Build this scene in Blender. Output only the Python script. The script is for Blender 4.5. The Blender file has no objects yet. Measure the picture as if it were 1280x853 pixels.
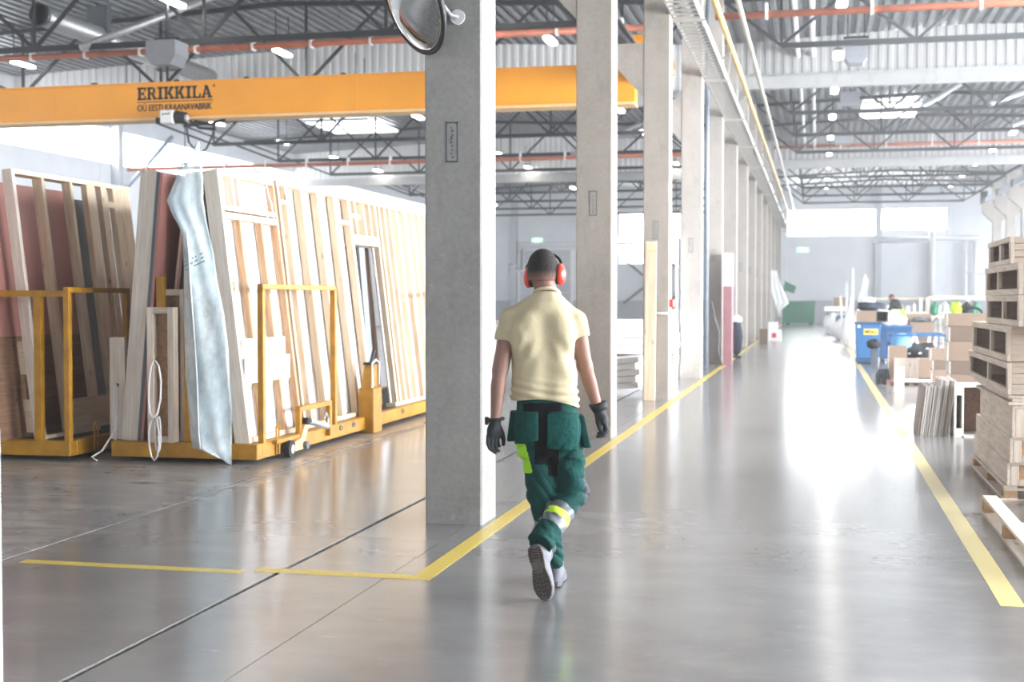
import bpy, bmesh, math, random
import numpy as np
from mathutils import Vector, Matrix

random.seed(7)
R = math.radians
ORD = ['nearest', 'second', 'third', 'fourth', 'fifth', 'sixth', 'seventh', 'eighth', 'ninth', 'tenth', 'eleventh', 'twelfth', 'thirteenth', 'fourteenth', 'fifteenth', 'sixteenth']
C = bpy.context.scene.collection
SC = bpy.context.scene

# ------------------------------------------------------------------ camera
cam_d = bpy.data.cameras.new('camera')
cam = bpy.data.objects.new('camera', cam_d)
C.objects.link(cam)
cam.location = (0, 0, 1.53)
cam.rotation_euler = (R(90 - 1.788), 0, R(12.996))
cam_d.sensor_width = 36
cam_d.lens = 1650 / 1280 * 36
cam_d.clip_end = 300
cam_d.dof.use_dof = True
cam_d.dof.focus_distance = 7.6
cam_d.dof.aperture_fstop = 3.0
SC.camera = cam

# ------------------------------------------------------------------ world / exposure
w = bpy.data.worlds.new('world')
SC.world = w
w.use_nodes = True
w.node_tree.nodes['Background'].inputs[0].default_value = (0.85, 0.92, 1.0, 1)
w.node_tree.nodes['Background'].inputs[1].default_value = 1.0
hv = w.node_tree.nodes.new('ShaderNodeVolumeScatter')          # added haze standing in for lens glare from the bright windows
hv.inputs['Density'].default_value = 0.0028; hv.inputs['Anisotropy'].default_value = 0.35
w.node_tree.links.new(hv.outputs[0], w.node_tree.nodes['World Output'].inputs['Volume'])
SC.view_settings.view_transform = 'Standard'
SC.view_settings.look = 'None'
SC.view_settings.gamma = 1
SC.view_settings.use_curve_mapping = False
SC.view_settings.exposure = 0.38
SC.cycles.use_denoising = True
SC.cycles.max_bounces = 8
SC.cycles.diffuse_bounces = 4
SC.cycles.glossy_bounces = 4
SC.cycles.transmission_bounces = 6
SC.cycles.sample_clamp_indirect = 6

WIN_RIGHT = 40.0     # daylight seen through the windows (radiance)
WIN_FAR = 14.0
WIN_LEFT = 7.0
FILL_REAR = 1.0  # fill strength of the added rear panes
SKYLIGHT_AND_FILL = 6.0
LAMP = 26.0

# ------------------------------------------------------------------ materials
def lin(h):
    h = h.lstrip('#')
    v = [int(h[i:i + 2], 16) / 255 for i in (0, 2, 4)]
    return tuple((c / 12.92 if c <= 0.04045 else ((c + 0.055) / 1.055) ** 2.4) for c in v) + (1,)

class NT:
    def __init__(s, name):
        s.m = bpy.data.materials.new(name)
        s.m.use_nodes = True
        s.t = s.m.node_tree
        s.b = s.t.nodes['Principled BSDF']
    def n(s, t, **kw):
        o = s.t.nodes.new(t)
        for k, v in kw.items():
            if k in o.inputs: o.inputs[k].default_value = v
            else: setattr(o, k, v)
        return o
    def l(s, a, b): s.t.links.new(a, b)
    def coords(s, kind='Object', scale=(1, 1, 1)):
        if kind == 'World':
            g = s.n('ShaderNodeNewGeometry'); o = g.outputs['Position']
        else:
            g = s.n('ShaderNodeTexCoord'); o = g.outputs[kind]
        mp = s.n('ShaderNodeMapping'); mp.inputs['Scale'].default_value = scale
        s.l(o, mp.inputs['Vector'])
        return mp.outputs['Vector']
    def noise(s, co, scale, detail=4, rough=0.55):
        x = s.n('ShaderNodeTexNoise', Scale=scale, Detail=detail, Roughness=rough)
        s.l(co, x.inputs['Vector']); return x.outputs['Fac']
    def ramp(s, f, stops):
        r = s.n('ShaderNodeValToRGB'); e = r.color_ramp.elements
        while len(e) < len(stops): e.new(0.5)
        for q, (p, c) in zip(e, stops): q.position = p; q.color = c
        s.l(f, r.inputs[0]); return r.outputs[0]
    def mix(s, f, a, b):
        x = s.n('ShaderNodeMix', data_type='RGBA')
        for k, v in ((0, f), (6, a), (7, b)):
            if hasattr(v, 'is_linked'): s.l(v, x.inputs[k])
            else: x.inputs[k].default_value = v
        return x.outputs[2]
    def bump(s, f, strength, dist=0.01):
        b = s.n('ShaderNodeBump', Strength=strength, Distance=dist)
        s.l(f, b.inputs['Height']); s.l(b.outputs[0], s.b.inputs['Normal'])

def plain(name, col, rough=0.6, metal=0.0, var=0.08, scale=6.0, bump=0.0, kind='Object', bscale=None, spec=0.5):
    """principled with a procedural mottling of the base colour"""
    t = NT(name); co = t.coords(kind)
    c = lin(col)
    d = tuple(max(0, x * (1 - var * 2)) for x in c[:3]) + (1,)
    e = tuple(min(1, x * (1 + var)) for x in c[:3]) + (1,)
    f = t.noise(co, scale)
    t.l(t.ramp(f, [(0.3, d), (0.7, e)]), t.b.inputs['Base Color'])
    t.b.inputs['Roughness'].default_value = rough
    t.b.inputs['Metallic'].default_value = metal
    t.b.inputs['Specular IOR Level'].default_value = spec
    if bump: t.bump(t.noise(co, bscale or scale * 8, 3), bump)
    return t.m

def wood(name, ca, cb, axis='z', rough=0.65):
    t = NT(name)
    s = {'z': (14, 14, 1.0), 'y': (14, 1.0, 14), 'x': (1.0, 14, 14)}[axis]
    co = t.coords('Object', s)
    f = t.noise(co, 2.2, 5, 0.6)
    c1 = t.ramp(f, [(0.28, lin(cb)), (0.62, lin(ca))])
    s2 = {'z': (7, 7, 2.6), 'y': (7, 2.6, 7), 'x': (2.6, 7, 7)}[axis]
    co2 = t.coords('Object', s2)
    v = t.n('ShaderNodeTexVoronoi', Scale=1.0); t.l(co2, v.inputs['Vector'])
    k = t.ramp(v.outputs['Distance'], [(0.0, (1, 1, 1, 1)), (0.13, (0, 0, 0, 1))])
    dk = tuple(x * 0.32 for x in lin(cb)[:3]) + (1,)
    t.l(t.mix(k, c1, dk), t.b.inputs['Base Color'])
    t.b.inputs['Roughness'].default_value = rough
    t.bump(f, 0.15, 0.004)
    return t.m

def concrete(name, ca, cb, kind='Object'):
    t = NT(name); co = t.coords(kind)
    big = t.noise(co, 1.1, 6, 0.65); fine = t.noise(co, 26, 4, 0.6)
    c1 = t.ramp(big, [(0.3, lin(cb)), (0.7, lin(ca))])
    st = t.noise(t.coords(kind, (1.6, 1.6, .7)), 2.1, 7, .7)
    c1 = t.mix(t.ramp(st, [(.52, (0, 0, 0, 1)), (.70, (.55, .55, .55, 1))]), c1, tuple(x * .62 for x in lin(cb)[:3]) + (1,))
    c1 = t.mix(t.ramp(t.noise(t.coords(kind, (3, 3, 2)), 2.7, 8, .75), [(.60, (0, 0, 0, 1)), (.72, (.5, .5, .5, 1))]), c1, tuple(min(1, x * 1.5) for x in lin(ca)[:3]) + (1,))
    v = t.n('ShaderNodeTexVoronoi', Scale=16.0); t.l(co, v.inputs['Vector'])
    pores = t.ramp(v.outputs['Distance'], [(0.0, (1, 1, 1, 1)), (0.10, (0, 0, 0, 1))])
    c2 = t.mix(0.28, c1, t.ramp(fine, [(0.35, lin(cb)), (0.7, lin(ca))]))
    dk = tuple(x * 0.55 for x in lin(cb)[:3]) + (1,)
    t.l(t.mix(pores, c2, dk), t.b.inputs['Base Color'])
    t.b.inputs['Roughness'].default_value = 0.85
    t.bump(fine, 0.25, 0.01)
    return t.m

def emit(name, col, strength):
    t = NT(name)
    t.b.inputs['Base Color'].default_value = (0.8, 0.8, 0.8, 1)
    t.b.inputs['Emission Color'].default_value = lin(col)
    t.b.inputs['Emission Strength'].default_value = strength
    return t.m

def floor_material():
    t = NT('polished_concrete'); co = t.coords('World')
    big = t.noise(co, 0.55, 6, 0.62)
    st = t.noise(t.coords('World', (1.3, 2.6, 1)), 1.1, 7, 0.7)
    c1 = t.ramp(big, [(0.3, lin('#716f6d')), (0.7, lin('#8c8a88'))])
    c2 = t.mix(t.ramp(st, [(0.45, (0, 0, 0, 1)), (0.75, (0.5, 0.5, 0.5, 1))]), c1, lin('#918e8b'))
    # dusty, scuffed band by the rail carts: a place on the floor, so masked by position
    sx = t.n('ShaderNodeSeparateXYZ'); g = t.n('ShaderNodeNewGeometry'); t.l(g.outputs['Position'], sx.inputs[0])
    mr = t.n('ShaderNodeMapRange'); t.l(sx.outputs['X'], mr.inputs['Value'])
    mr.inputs['From Min'].default_value = -4.4; mr.inputs['From Max'].default_value = -4.8
    dust = t.noise(t.coords('World', (1.2, 4.0, 1)), 1.3, 8, 0.72)
    dm = t.n('ShaderNodeMath', operation='MULTIPLY'); t.l(mr.outputs[0], dm.inputs[0])
    t.l(t.ramp(dust, [(0.46, (0, 0, 0, 1)), (0.64, (0.9, 0.9, 0.9, 1))]), dm.inputs[1])
    c3 = t.mix(dm.outputs[0], c2, lin('#b0aaa3'))
    v = t.noise(t.coords('World', (2.2, 5, 1)), 2.4, 9, 0.8)
    t.l(t.mix(t.ramp(v, [(0.60, (0, 0, 0, 1)), (0.70, (0.55, 0.55, 0.55, 1))]), c3, lin('#b3b1ae')), t.b.inputs['Base Color'])
    r = t.n('ShaderNodeMapRange'); t.l(st, r.inputs['Value'])
    r.inputs['To Min'].default_value = 0.13; r.inputs['To Max'].default_value = 0.24
    ra = t.n('ShaderNodeMath', operation='MULTIPLY_ADD'); t.l(mr.outputs[0], ra.inputs[0]); ra.inputs[1].default_value = 0.10
    t.l(r.outputs[0], ra.inputs[2]); t.l(ra.outputs[0], t.b.inputs['Roughness'])
    t.b.inputs['Specular IOR Level'].default_value = 0.95
    return t.m

def line_paint(name, col, worn):
    t = NT(name); co = t.coords('World')
    f = t.noise(co, 5.0, 7, 0.75)
    t.l(t.mix(t.ramp(f, [(0.60, (0, 0, 0, 1)), (0.70, (0.55, 0.55, 0.55, 1))]), lin(col), lin(worn)), t.b.inputs['Base Color'])
    t.b.inputs['Roughness'].default_value = 0.3
    return t.m

M = dict(
    floor=floor_material(),
    base=plain('joint_black', '#141312', 0.9),
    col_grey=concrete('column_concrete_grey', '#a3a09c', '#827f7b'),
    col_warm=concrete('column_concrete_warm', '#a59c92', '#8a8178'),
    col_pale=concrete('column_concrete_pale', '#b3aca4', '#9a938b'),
    beam=concrete('beam_concrete', '#b4b4b2', '#a2a2a0'),
    wall=plain('wall_panel_grey', '#e2e5e9', 0.5, var=0.03, scale=0.8),
    wall_dark=plain('wall_base_grey', '#b4b7bb', 0.6, var=0.03, scale=0.8),
    post=plain('wall_post_grey', '#c2c6cb', 0.5, var=0.03),
    deck=plain('roof_deck_steel', '#888a8d', 0.42, 0.3, var=0.12, scale=2.5),
    steel=plain('truss_dark_steel', '#26272a', 0.5, 0.2, var=0.08),
    steel_blue=plain('brace_blue_grey', '#8d97a3', 0.5, 0.2),
    galv=plain('galvanised', '#b9babb', 0.38, 0.55, var=0.1, scale=12),
    curtain=plain('ribbed_sheet_shaded', '#b2b1af', 0.5, var=0.03, scale=1.0),  # right bay sheet, weaker light up there put into the grey
    curtain_pale=plain('ribbed_sheet_pale', '#dedddb', 0.5, var=0.03, scale=1.0),
    rust=plain('sprinkler_orange', '#b0654a', 0.5, var=0.12, scale=3),
    crane=plain('crane_yellow', '#f2a128', 0.38, var=0.03, scale=1.5),
    crane_pale=plain('crane_flange', '#efc48a', 0.45, var=0.04),
    cart=plain('cart_yellow', '#ad7a0a', 0.45, var=0.14, scale=7),
    black=plain('black_matte', '#17181a', 0.6),
    ink=plain('print_black', '#1c1512', 0.5),
    rubber=plain('rubber', '#2b2a29', 0.8),
    grey_box=plain('unit_grey', '#85888d', 0.5, var=0.04),
    white=plain('white_paint', '#eceae6', 0.5, var=0.03),
    tray=plain('tray_grey', '#a9a59e', 0.5, 0.2, var=0.05),
    white_pipe=plain('white_pipe', '#e6e7e8', 0.4, var=0.03),
    board_white=plain('gypsum_white', '#efece8', 0.7, var=0.03, scale=1.2),
    foam=plain('foam_white', '#f1f1f1', 0.7, var=0.03, scale=2),
    wood_v=wood('pine_upright', '#dcc9ae', '#c4a888'),
    wood_v2=wood('pine_upright_knotty', '#c4a07c', '#977150'),
    wood_w=wood('pine_whitish', '#e2d8cb', '#cbb9a5'),
    wood_y=wood('pine_lengthwise', '#e0cfb6', '#c9b08f', 'y'),
    wood_x=wood('pine_crosswise', '#dccab0', '#c4aa8a', 'x'),
    crate_y=wood('crate_wood_lengthwise', '#d8cabb', '#b9a692', 'y'),
    crate_x=wood('crate_wood_crosswise', '#c4b4a3', '#a28d79', 'x'),
    crate_z=wood('crate_wood_upright', '#d4c5b4', '#b5a18c', 'z'),
    crate_in=wood('crate_inside', '#b08a63', '#8c6a48', 'y'),
    ply=wood('plywood_brown', '#8d6b52', '#6f503b', 'y'),
    pink=plain('pink_foil_board', '#a9756b', 0.35, var=0.06, scale=1.6),
    slate=plain('slate_strip', '#5d6268', 0.5),
    pinkwrap=plain('pink_wrap', '#96686c', 0.5),
    strap=plain('strap_white', '#e4dedb', 0.6),
    carton=plain('carton', '#877261', 0.8, var=0.05, scale=3),
    carton_d=plain('carton_dark', '#6f5d4f', 0.8, var=0.06, scale=3),
    mdf=plain('mdf_edge', '#d2c9c1', 0.8, var=0.05),
    mdf_dark=plain('mdf_edge_dark', '#a0958b', 0.8),
    mdf_face=plain('mdf_face', '#e7ded3', 0.7, var=0.03),
    blue=plain('container_blue', '#285f8f', 0.45, var=0.05),
    blue_d=plain('container_blue_dark', '#214a70', 0.45),
    blue_l=plain('light_blue', '#6d9fc2', 0.5),
    label=plain('label_yellow', '#e8c860', 0.5),
    green=plain('dumpster_green', '#3f8165', 0.5, var=0.06, scale=3),
    navy=plain('cloth_navy', '#262b3a', 0.85, var=0.2),
    cloth_dark=plain('cloth_black', '#202225', 0.85, var=0.2),
    cloth_white=plain('cloth_white', '#f0efee', 0.8, var=0.03),
    film=plain('packing_film', '#f2f3f4', 0.35, var=0.03),
    red=plain('red_plastic', '#c9302c', 0.4),
    hivis=plain('hivis_yellow', '#b6e02e', 0.7, var=0.05),
    y_line=line_paint('floor_line_yellow', '#d8bd55', '#a29a80'),
    y_line_p=line_paint('floor_line_yellow_pale', '#dfcb86', '#b8b4a8'),
    pipe_y=plain('pipe_yellow_cream', '#d8b877', 0.4),
    pipe_g=plain('pipe_grey', '#b7b5ad', 0.4, 0.3),
    win_right=emit('daylight_right', '#f3f8ff', WIN_RIGHT),
    win_right_far=emit('daylight_right_far', '#f3f8ff', WIN_RIGHT * .16),
    win_right_mid=emit('daylight_right_mid', '#f3f8ff', WIN_RIGHT * .55),
    win_far=emit('daylight_far', '#fbfdff', WIN_FAR),
    win_left=emit('daylight_left', '#f3f8ff', WIN_LEFT),
    fill_rear=emit('fill_glow_rear', '#fff8f0', FILL_REAR),
    sky=emit('daylight_roof_and_fill', '#f6fbff', SKYLIGHT_AND_FILL),
    lamp=emit('lamp_disc', '#fffaf2', LAMP),
    exit=emit('exit_green', '#4fd39a', 1.6),
    exit_w=emit('exit_white', '#f0fff8', 2.0),
)
_mir = NT('mirror_face'); _mir.b.inputs['Metallic'].default_value = 1; _mir.b.inputs['Roughness'].default_value = 0.05
_f = _mir.noise(_mir.coords(), 5); _mir.l(_mir.ramp(_f, [(0.3, (0.52, 0.52, 0.52, 1)), (0.7, (0.62, 0.62, 0.62, 1))]), _mir.b.inputs['Base Color'])
M['mirror'] = _mir.m
_fl = NT('plastic_film_blue'); _f = _fl.noise(_fl.coords('Object', (3, 3, 1)), 3, 5)
_fl.l(_fl.ramp(_f, [(0.3, lin('#bfd3d9')), (0.7, lin('#e4eef0'))]), _fl.b.inputs['Base Color'])
_fl.b.inputs['Roughness'].default_value = 0.22; _f2 = _fl.noise(_fl.coords('Object', (2, 2, 1.2)), 2.2, 5, .65)
_fl.l(_fl.ramp(_f2, [(0.3, (.30, .30, .30, 1)), (0.7, (.72, .72, .72, 1))]), _fl.b.inputs['Alpha'])
_fl.bump(_f, 0.4, 0.02)
M['plastic'] = _fl.m

# ------------------------------------------------------------------ mesh helpers
class MB:
    def __init__(s): s.v = []; s.f = []; s.mi = []
    def add(s, vs, fs, mi=0):
        o = len(s.v); s.v += [tuple(p) for p in vs]; s.f += [tuple(i + o for i in f) for f in fs]; s.mi += [mi] * len(fs)
        return s
    def box(s, x0, x1, y0, y1, z0, z1, mi=0):
        return s.add([(x0, y0, z0), (x1, y0, z0), (x1, y1, z0), (x0, y1, z0), (x0, y0, z1), (x1, y0, z1), (x1, y1, z1), (x0, y1, z1)],
              [(0, 3, 2, 1), (4, 5, 6, 7), (0, 1, 5, 4), (1, 2, 6, 5), (2, 3, 7, 6), (3, 0, 4, 7)], mi)
    def beam(s, a, b, wd, ht, mi=0):
        a = Vector(a); b = Vector(b); d = (b - a).normalized()
        up = Vector((0, 0, 1)) if abs(d.z) < 0.95 else Vector((0, 1, 0))
        r = d.cross(up).normalized() * wd / 2; u = r.cross(d).normalized() * ht / 2
        vs = [p + i * r + j * u for p in (a, b) for i, j in ((-1, -1), (1, -1), (1, 1), (-1, 1))]
        return s.add(vs, [(0, 1, 2, 3), (7, 6, 5, 4), (0, 4, 5, 1), (1, 5, 6, 2), (2, 6, 7, 3), (3, 7, 4, 0)], mi)
    def tube(s, pts, r, n=8, closed=False, mi=0):
        pts = [Vector(p) for p in pts]; k = len(pts); rs = r if isinstance(r, (list, tuple)) else [r] * k
        vs = []; fs = []; pr = None
        for i, p in enumerate(pts):
            if closed: d = pts[(i + 1) % k] - pts[i - 1]
            else: d = pts[min(i + 1, k - 1)] - pts[max(i - 1, 0)]
            d.normalize()
            if pr is None: pr = d.orthogonal().normalized()
            q = (pr - d * pr.dot(d)).normalized(); pr = q; t = d.cross(q)
            vs += [p + rs[i] * (math.cos(2 * math.pi * j / n) * q + math.sin(2 * math.pi * j / n) * t) for j in range(n)]
        for i in range(k if closed else k - 1):
            a = i * n; b = ((i + 1) % k) * n
            fs += [(a + j, a + (j + 1) % n, b + (j + 1) % n, b + j) for j in range(n)]
        if not closed: fs += [tuple(range(n - 1, -1, -1)), tuple((k - 1) * n + j for j in range(n))]
        return s.add(vs, fs, mi)
    def prism(s, poly, axis, a, b, mi=0):
        """poly in the two other axes (cyclic order), extruded along axis from a to b"""
        def P(p, t): return {'x': (t, p[0], p[1]), 'y': (p[0], t, p[1]), 'z': (p[0], p[1], t)}[axis]
        n = len(poly); vs = [P(p, a) for p in poly] + [P(p, b) for p in poly]
        fs = [tuple(range(n - 1, -1, -1)), tuple(range(n, 2 * n))] + [(i, (i + 1) % n, n + (i + 1) % n, n + i) for i in range(n)]
        return s.add(vs, fs, mi)
    def lathe(s, prof, n=24, M4=None, mi=0):
        vs = []; fs = []; k = len(prof)
        for r, z in prof:
            vs += [Vector((r * math.cos(2 * math.pi * j / n), r * math.sin(2 * math.pi * j / n), z)) for j in range(n)]
        if M4: vs = [M4 @ v for v in vs]
        for i in range(k - 1):
            fs += [(i * n + j, i * n + (j + 1) % n, (i + 1) * n + (j + 1) % n, (i + 1) * n + j) for j in range(n)]
        fs += [tuple(range(n - 1, -1, -1)), tuple((k - 1) * n + j for j in range(n))]
        return s.add(vs, fs, mi)
    def grid(s, rows, mi=0):
        n = len(rows[0]); vs = [p for r in rows for p in r]
        return s.add(vs, [(i * n + j, i * n + j + 1, (i + 1) * n + j + 1, (i + 1) * n + j) for i in range(len(rows) - 1) for j in range(n - 1)], mi)

def fix_normals(me):
    bm = bmesh.new(); bm.from_mesh(me)
    bmesh.ops.recalc_face_normals(bm, faces=bm.faces); bm.to_mesh(me); bm.free()

def obj(name, mb, mat, parent=None, smooth=False, bevel=0, loc=None, rot=None, label=None, stuff=False, solid=0):
    me = bpy.data.meshes.new(name); me.from_pydata(mb.v, [], mb.f)
    mats = mat if isinstance(mat, (list, tuple)) else [mat]
    for m in mats: me.materials.append(M[m] if isinstance(m, str) else m)
    if len(mats) > 1: me.polygons.foreach_set('material_index', mb.mi)
    fix_normals(me)
    if smooth: me.polygons.foreach_set('use_smooth', [True] * len(me.polygons))
    o = bpy.data.objects.new(name, me); C.objects.link(o)
    if parent: o.parent = parent
    if loc: o.location = loc
    if rot: o.rotation_euler = rot
    if bevel:
        b = o.modifiers.new('bevel', 'BEVEL'); b.width = bevel; b.segments = 1; b.limit_method = 'ANGLE'
    if solid:
        b = o.modifiers.new('solid', 'SOLIDIFY'); b.thickness = solid; b.offset = 0
    if label: o['label'] = label
    if stuff: o['kind'] = 'stuff'
    return o

def tag(o, label, cat, group=None):
    o['label'] = label; o['category'] = cat
    if group: o['group'] = group
    return o

def thing(name, label, cat, loc=(0, 0, 0), rz=0, group=None, rot=None):
    o = bpy.data.objects.new(name, None); C.objects.link(o); o.empty_display_size = 0.1
    o.location = loc; o.rotation_euler = rot or (0, 0, rz)
    return tag(o, label, cat, group)

def struct(name, loc=(0, 0, 0)):
    o = bpy.data.objects.new(name, None); C.objects.link(o); o.location = loc; o['kind'] = 'structure'; o.empty_display_size = 0.1
    return o

def dup(root, loc, rz=None, label=None, group=None):
    def cp(o, par):
        c = o.copy(); C.objects.link(c)
        if par: c.parent = par
        for ch in o.children: cp(ch, c)
        return c
    r = cp(root, None); r.location = loc
    if rz is not None: r.rotation_euler = (0, 0, rz)
    if label: r['label'] = label
    if group: r['group'] = group
    return r

def dup_part(o, parent, loc=None):
    c = o.copy(); C.objects.link(c); c.parent = parent
    if loc: c.location = loc
    for ch in o.children:
        d = ch.copy(); C.objects.link(d); d.parent = c
    return c

def text_mesh(body, size, bold=0.0, spacing=1.0):
    cu = bpy.data.curves.new('lettering', 'FONT'); cu.body = body; cu.size = size
    cu.extrude = 0.004; cu.offset = bold; cu.space_character = spacing; cu.align_x = 'LEFT'
    o = bpy.data.objects.new('lettering', cu); C.objects.link(o)
    dg = bpy.context.evaluated_depsgraph_get()
    me = bpy.data.meshes.new_from_object(o.evaluated_get(dg))
    bpy.data.objects.remove(o); bpy.data.curves.remove(cu)
    return me

def text_part(name, body, width, height, mat, parent, origin, bold=0.0, rot=(R(90), 0, 0)):
    """flat lettering facing -Y, its lower left corner at origin, scaled to width x height"""
    me = text_mesh(body, 1.0, bold)
    xs = [v.co.x for v in me.vertices]; ys = [v.co.y for v in me.vertices]
    x0, x1, y0, y1 = min(xs), max(xs), min(ys), max(ys)
    for v in me.vertices:
        v.co.x = (v.co.x - x0) / (x1 - x0) * width; v.co.y = (v.co.y - y0) / (y1 - y0) * height
    me.materials.clear(); me.materials.append(M[mat])
    o = bpy.data.objects.new(name, me); C.objects.link(o); o.parent = parent; o.location = origin; o.rotation_euler = rot
    return o

# ================================================================== THE SETTING
XL, XC0, XC1, XR, XW = -25.0, -2.6, -2.2, 10.5, 15.0     # left wall, column row, right columns, right wall
YB, YF = -9.0, 90.0
PIT = 5.78
COLS = [8.63 + PIT * k for k in range(14)]

# ---- floor: slabs with open joints and two flush rails
floor = struct('floor')
obj('floor_base', MB().box(XL, XW, YB, YF + 1, -0.30, -0.05), 'base', floor)
xb = [(XL, -4.665), (-4.635, -2.95), (-2.915, -2.308), (-2.302, XW)]
yb = [YB, 11.8, 17.6, 23.3, 29.1, 34.9, 46.5, 58, 70, YF + 1]
for i, (x0, x1) in enumerate(xb):
    for j in range(len(yb) - 1):
        if i == 3 and j > 0 and False: continue
        obj('floor_slab', MB().box(x0, x1, yb[j] + 0.003, yb[j + 1] - 0.003, -0.06, 0.0), 'floor', floor)
for x in (-4.65, -2.9325):
    obj('floor_rail', MB().box(x - 0.006, x + 0.006, YB, 84, -0.06, -0.02), 'base', floor)

def line(name, x0, x1, y0, y1, mat, label):
    return tag(obj(name, MB().box(x0, x1, y0, y1, 0.0, 0.0015), mat), label, 'floor line')
line('floor_marking', -2.165, -2.05, 6.98, 84, 'y_line', 'long yellow floor line running along the foot of the concrete columns')
line('floor_marking', -3.08, -2.05, 6.865, 6.98, 'y_line', 'short yellow cross line meeting the column side line at its near corner')
line('floor_marking', -4.52, -3.14, 6.80, 6.89, 'y_line', 'yellow cross line between the two floor rails at lower left')
line('floor_marking', 0.905, 1.025, 6.93, 62, 'y_line_p', 'pale yellow floor line along the right edge of the aisle beside the crates')

# ---- walls
def panel_wall(name, along, fixed, a, b, z0, z1, step, openings, thick=0.12, mat='wall', low=None):
    """vertical panels of width step with 12 mm joints; openings are (a0,a1,z0,z1) left free"""
    w = struct(name)
    def put(p, q, zz0, zz1, m):
        if q - p < 0.02 or zz1 - zz0 < 0.02: return
        mb = MB()
        if along == 'x': mb.box(p + .006, q - .006, fixed, fixed + thick, zz0, zz1)
        else: mb.box(fixed, fixed + thick, p + .006, q - .006, zz0, zz1)
        obj('wall_panel', mb, m, w)
    cuts = sorted({a, b} | {o for op in openings for o in op[:2]} | {a + step * k for k in range(1, int((b - a) / step) + 1) if a + step * k < b})
    for p, q in zip(cuts[:-1], cuts[1:]):
        m = (p + q) / 2
        ops = sorted([o for o in openings if o[0] < m < o[1]], key=lambda o: o[2])
        z = z0
        if low: put(p, q, z0, z0 + low - .01, 'wall_dark'); z = z0 + low
        for o in ops:
            put(p, q, z, o[2], mat); z = o[3]
        put(p, q, z, z1, mat)
    return w

winN = [0]
def window(along, fixed, a, b, z0, z1, mat, mull=None, depth=0.1, rows=1):
    winN[0] += 1
    w = struct('window_%d' % winN[0])
    f = lambda mb, p, q, zz0, zz1, d0, d1: mb.box(p, q, fixed + d0, fixed + d1, zz0, zz1) if along == 'x' else mb.box(fixed + d0, fixed + d1, p, q, zz0, zz1)
    n = mull or max(1, round((b - a) / 2.4)); t = 0.035
    fr = MB(); f(fr, a, b, z0, z0 + t, 0, depth); f(fr, a, b, z1 - t, z1, 0, depth)
    for k in range(n + 1):
        x = a + (b - a) * k / n
        f(fr, max(a, x - t / 2), min(b, x + t / 2), z0, z1, 0, depth)
    for r in range(1, rows):
        z = z0 + (z1 - z0) * r / rows; f(fr, a, b, z - t / 2, z + t / 2, 0, depth)
    obj('window_frame', fr, 'white', w)
    for k in range(n):
        p = MB(); f(p, a + (b - a) * k / n + t / 2, a + (b - a) * (k + 1) / n - t / 2, z0 + t, z1 - t, depth * .45, depth * .55)
        obj('window_pane', p, mat, w)
    return w

H_L, H_R = 8.72, 8.75
wins_back = [(-13.2, -9.05, 4.0, 7.45), (-1.95, 3.75, 5.75, 7.5), (4.05, 8.2, 6.1, 7.5)]
panel_wall('wall_back', 'x', YF, XL, XW, 0, 9.4, 5.6, wins_back, low=1.5)
for o in wins_back: window('x', YF, *o, 'win_far')
wins_left = [(YB + 3, 14, 6.45, 7.75), (16, 33.8, 6.45, 7.75), (34.2, 43.6, 6.45, 7.75), (44, 61, 6.45, 7.75), (62, 84, 6.45, 7.75)]
panel_wall('wall_left', 'y', XL - .12, YB, YF, 0, 9.0, 7.4, wins_left)
for o in wins_left: window('y', XL - .12, *o, 'win_left')
wins_right = [(2, 10, 1.0, 6.0), (11, 24, 1.0, 6.0), (27, 44, 1.2, 5.0), (47, 62, 1.2, 5.0), (64, 86, 0.9, 6.9)]
panel_wall('wall_right', 'y', XW, YB, YF, 0, 9.2, 8.0, wins_right)
for o in wins_right: window('y', XW, *o, 'win_right_far' if o[0] > 60 else ('win_right_mid' if o[0] > 25 else 'win_right'), rows=2)
fills_rear = [(-22, -12, 1.0, 5.0), (-9, -3.5, 2.0, 5.0), (0, 5, 2.0, 5.5)]
panel_wall('wall_front', 'x', YB - .12, XL, XW, 0, 9.4, 6.0, fills_rear)
for o in fills_rear: window('x', YB - .12, *o, 'fill_rear')  # unseen glowing panes behind the camera, added as fill light

# wall posts, base band trims, door of the back wall
tr = 0
def trim(mb, mat):
    global tr; tr += 1
    o = obj('trim_%d' % tr, mb, mat); o['kind'] = 'structure'; return o
for y in (33.9, 43.7, 61.4): trim(MB().box(XL, XL + .32, y - .1, y + .2, 0, 8.7), 'post')
for x in (-20.6, 3.9): trim(MB().box(x - .2, x + .2, YF - .28, YF, 0, 9.0), 'post')
d = struct('door_1')
obj('door_leaf', MB().box(-20.2, -16.6, YF - .06, YF - .01, 0, 5.0), 'post', d)
for k in range(1, 5): obj('door_rib', MB().box(-20.2, -16.6, YF - .075, YF - .06, k - .02, k + .02), 'wall', d)
fr = MB(); fr.box(-20.35, -20.2, YF - .1, YF, 0, 5.15); fr.box(-16.6, -16.45, YF - .1, YF, 0, 5.15); fr.box(-20.35, -16.45, YF - .1, YF, 5.0, 5.15)
obj('door_frame', fr, 'white', d)

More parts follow.
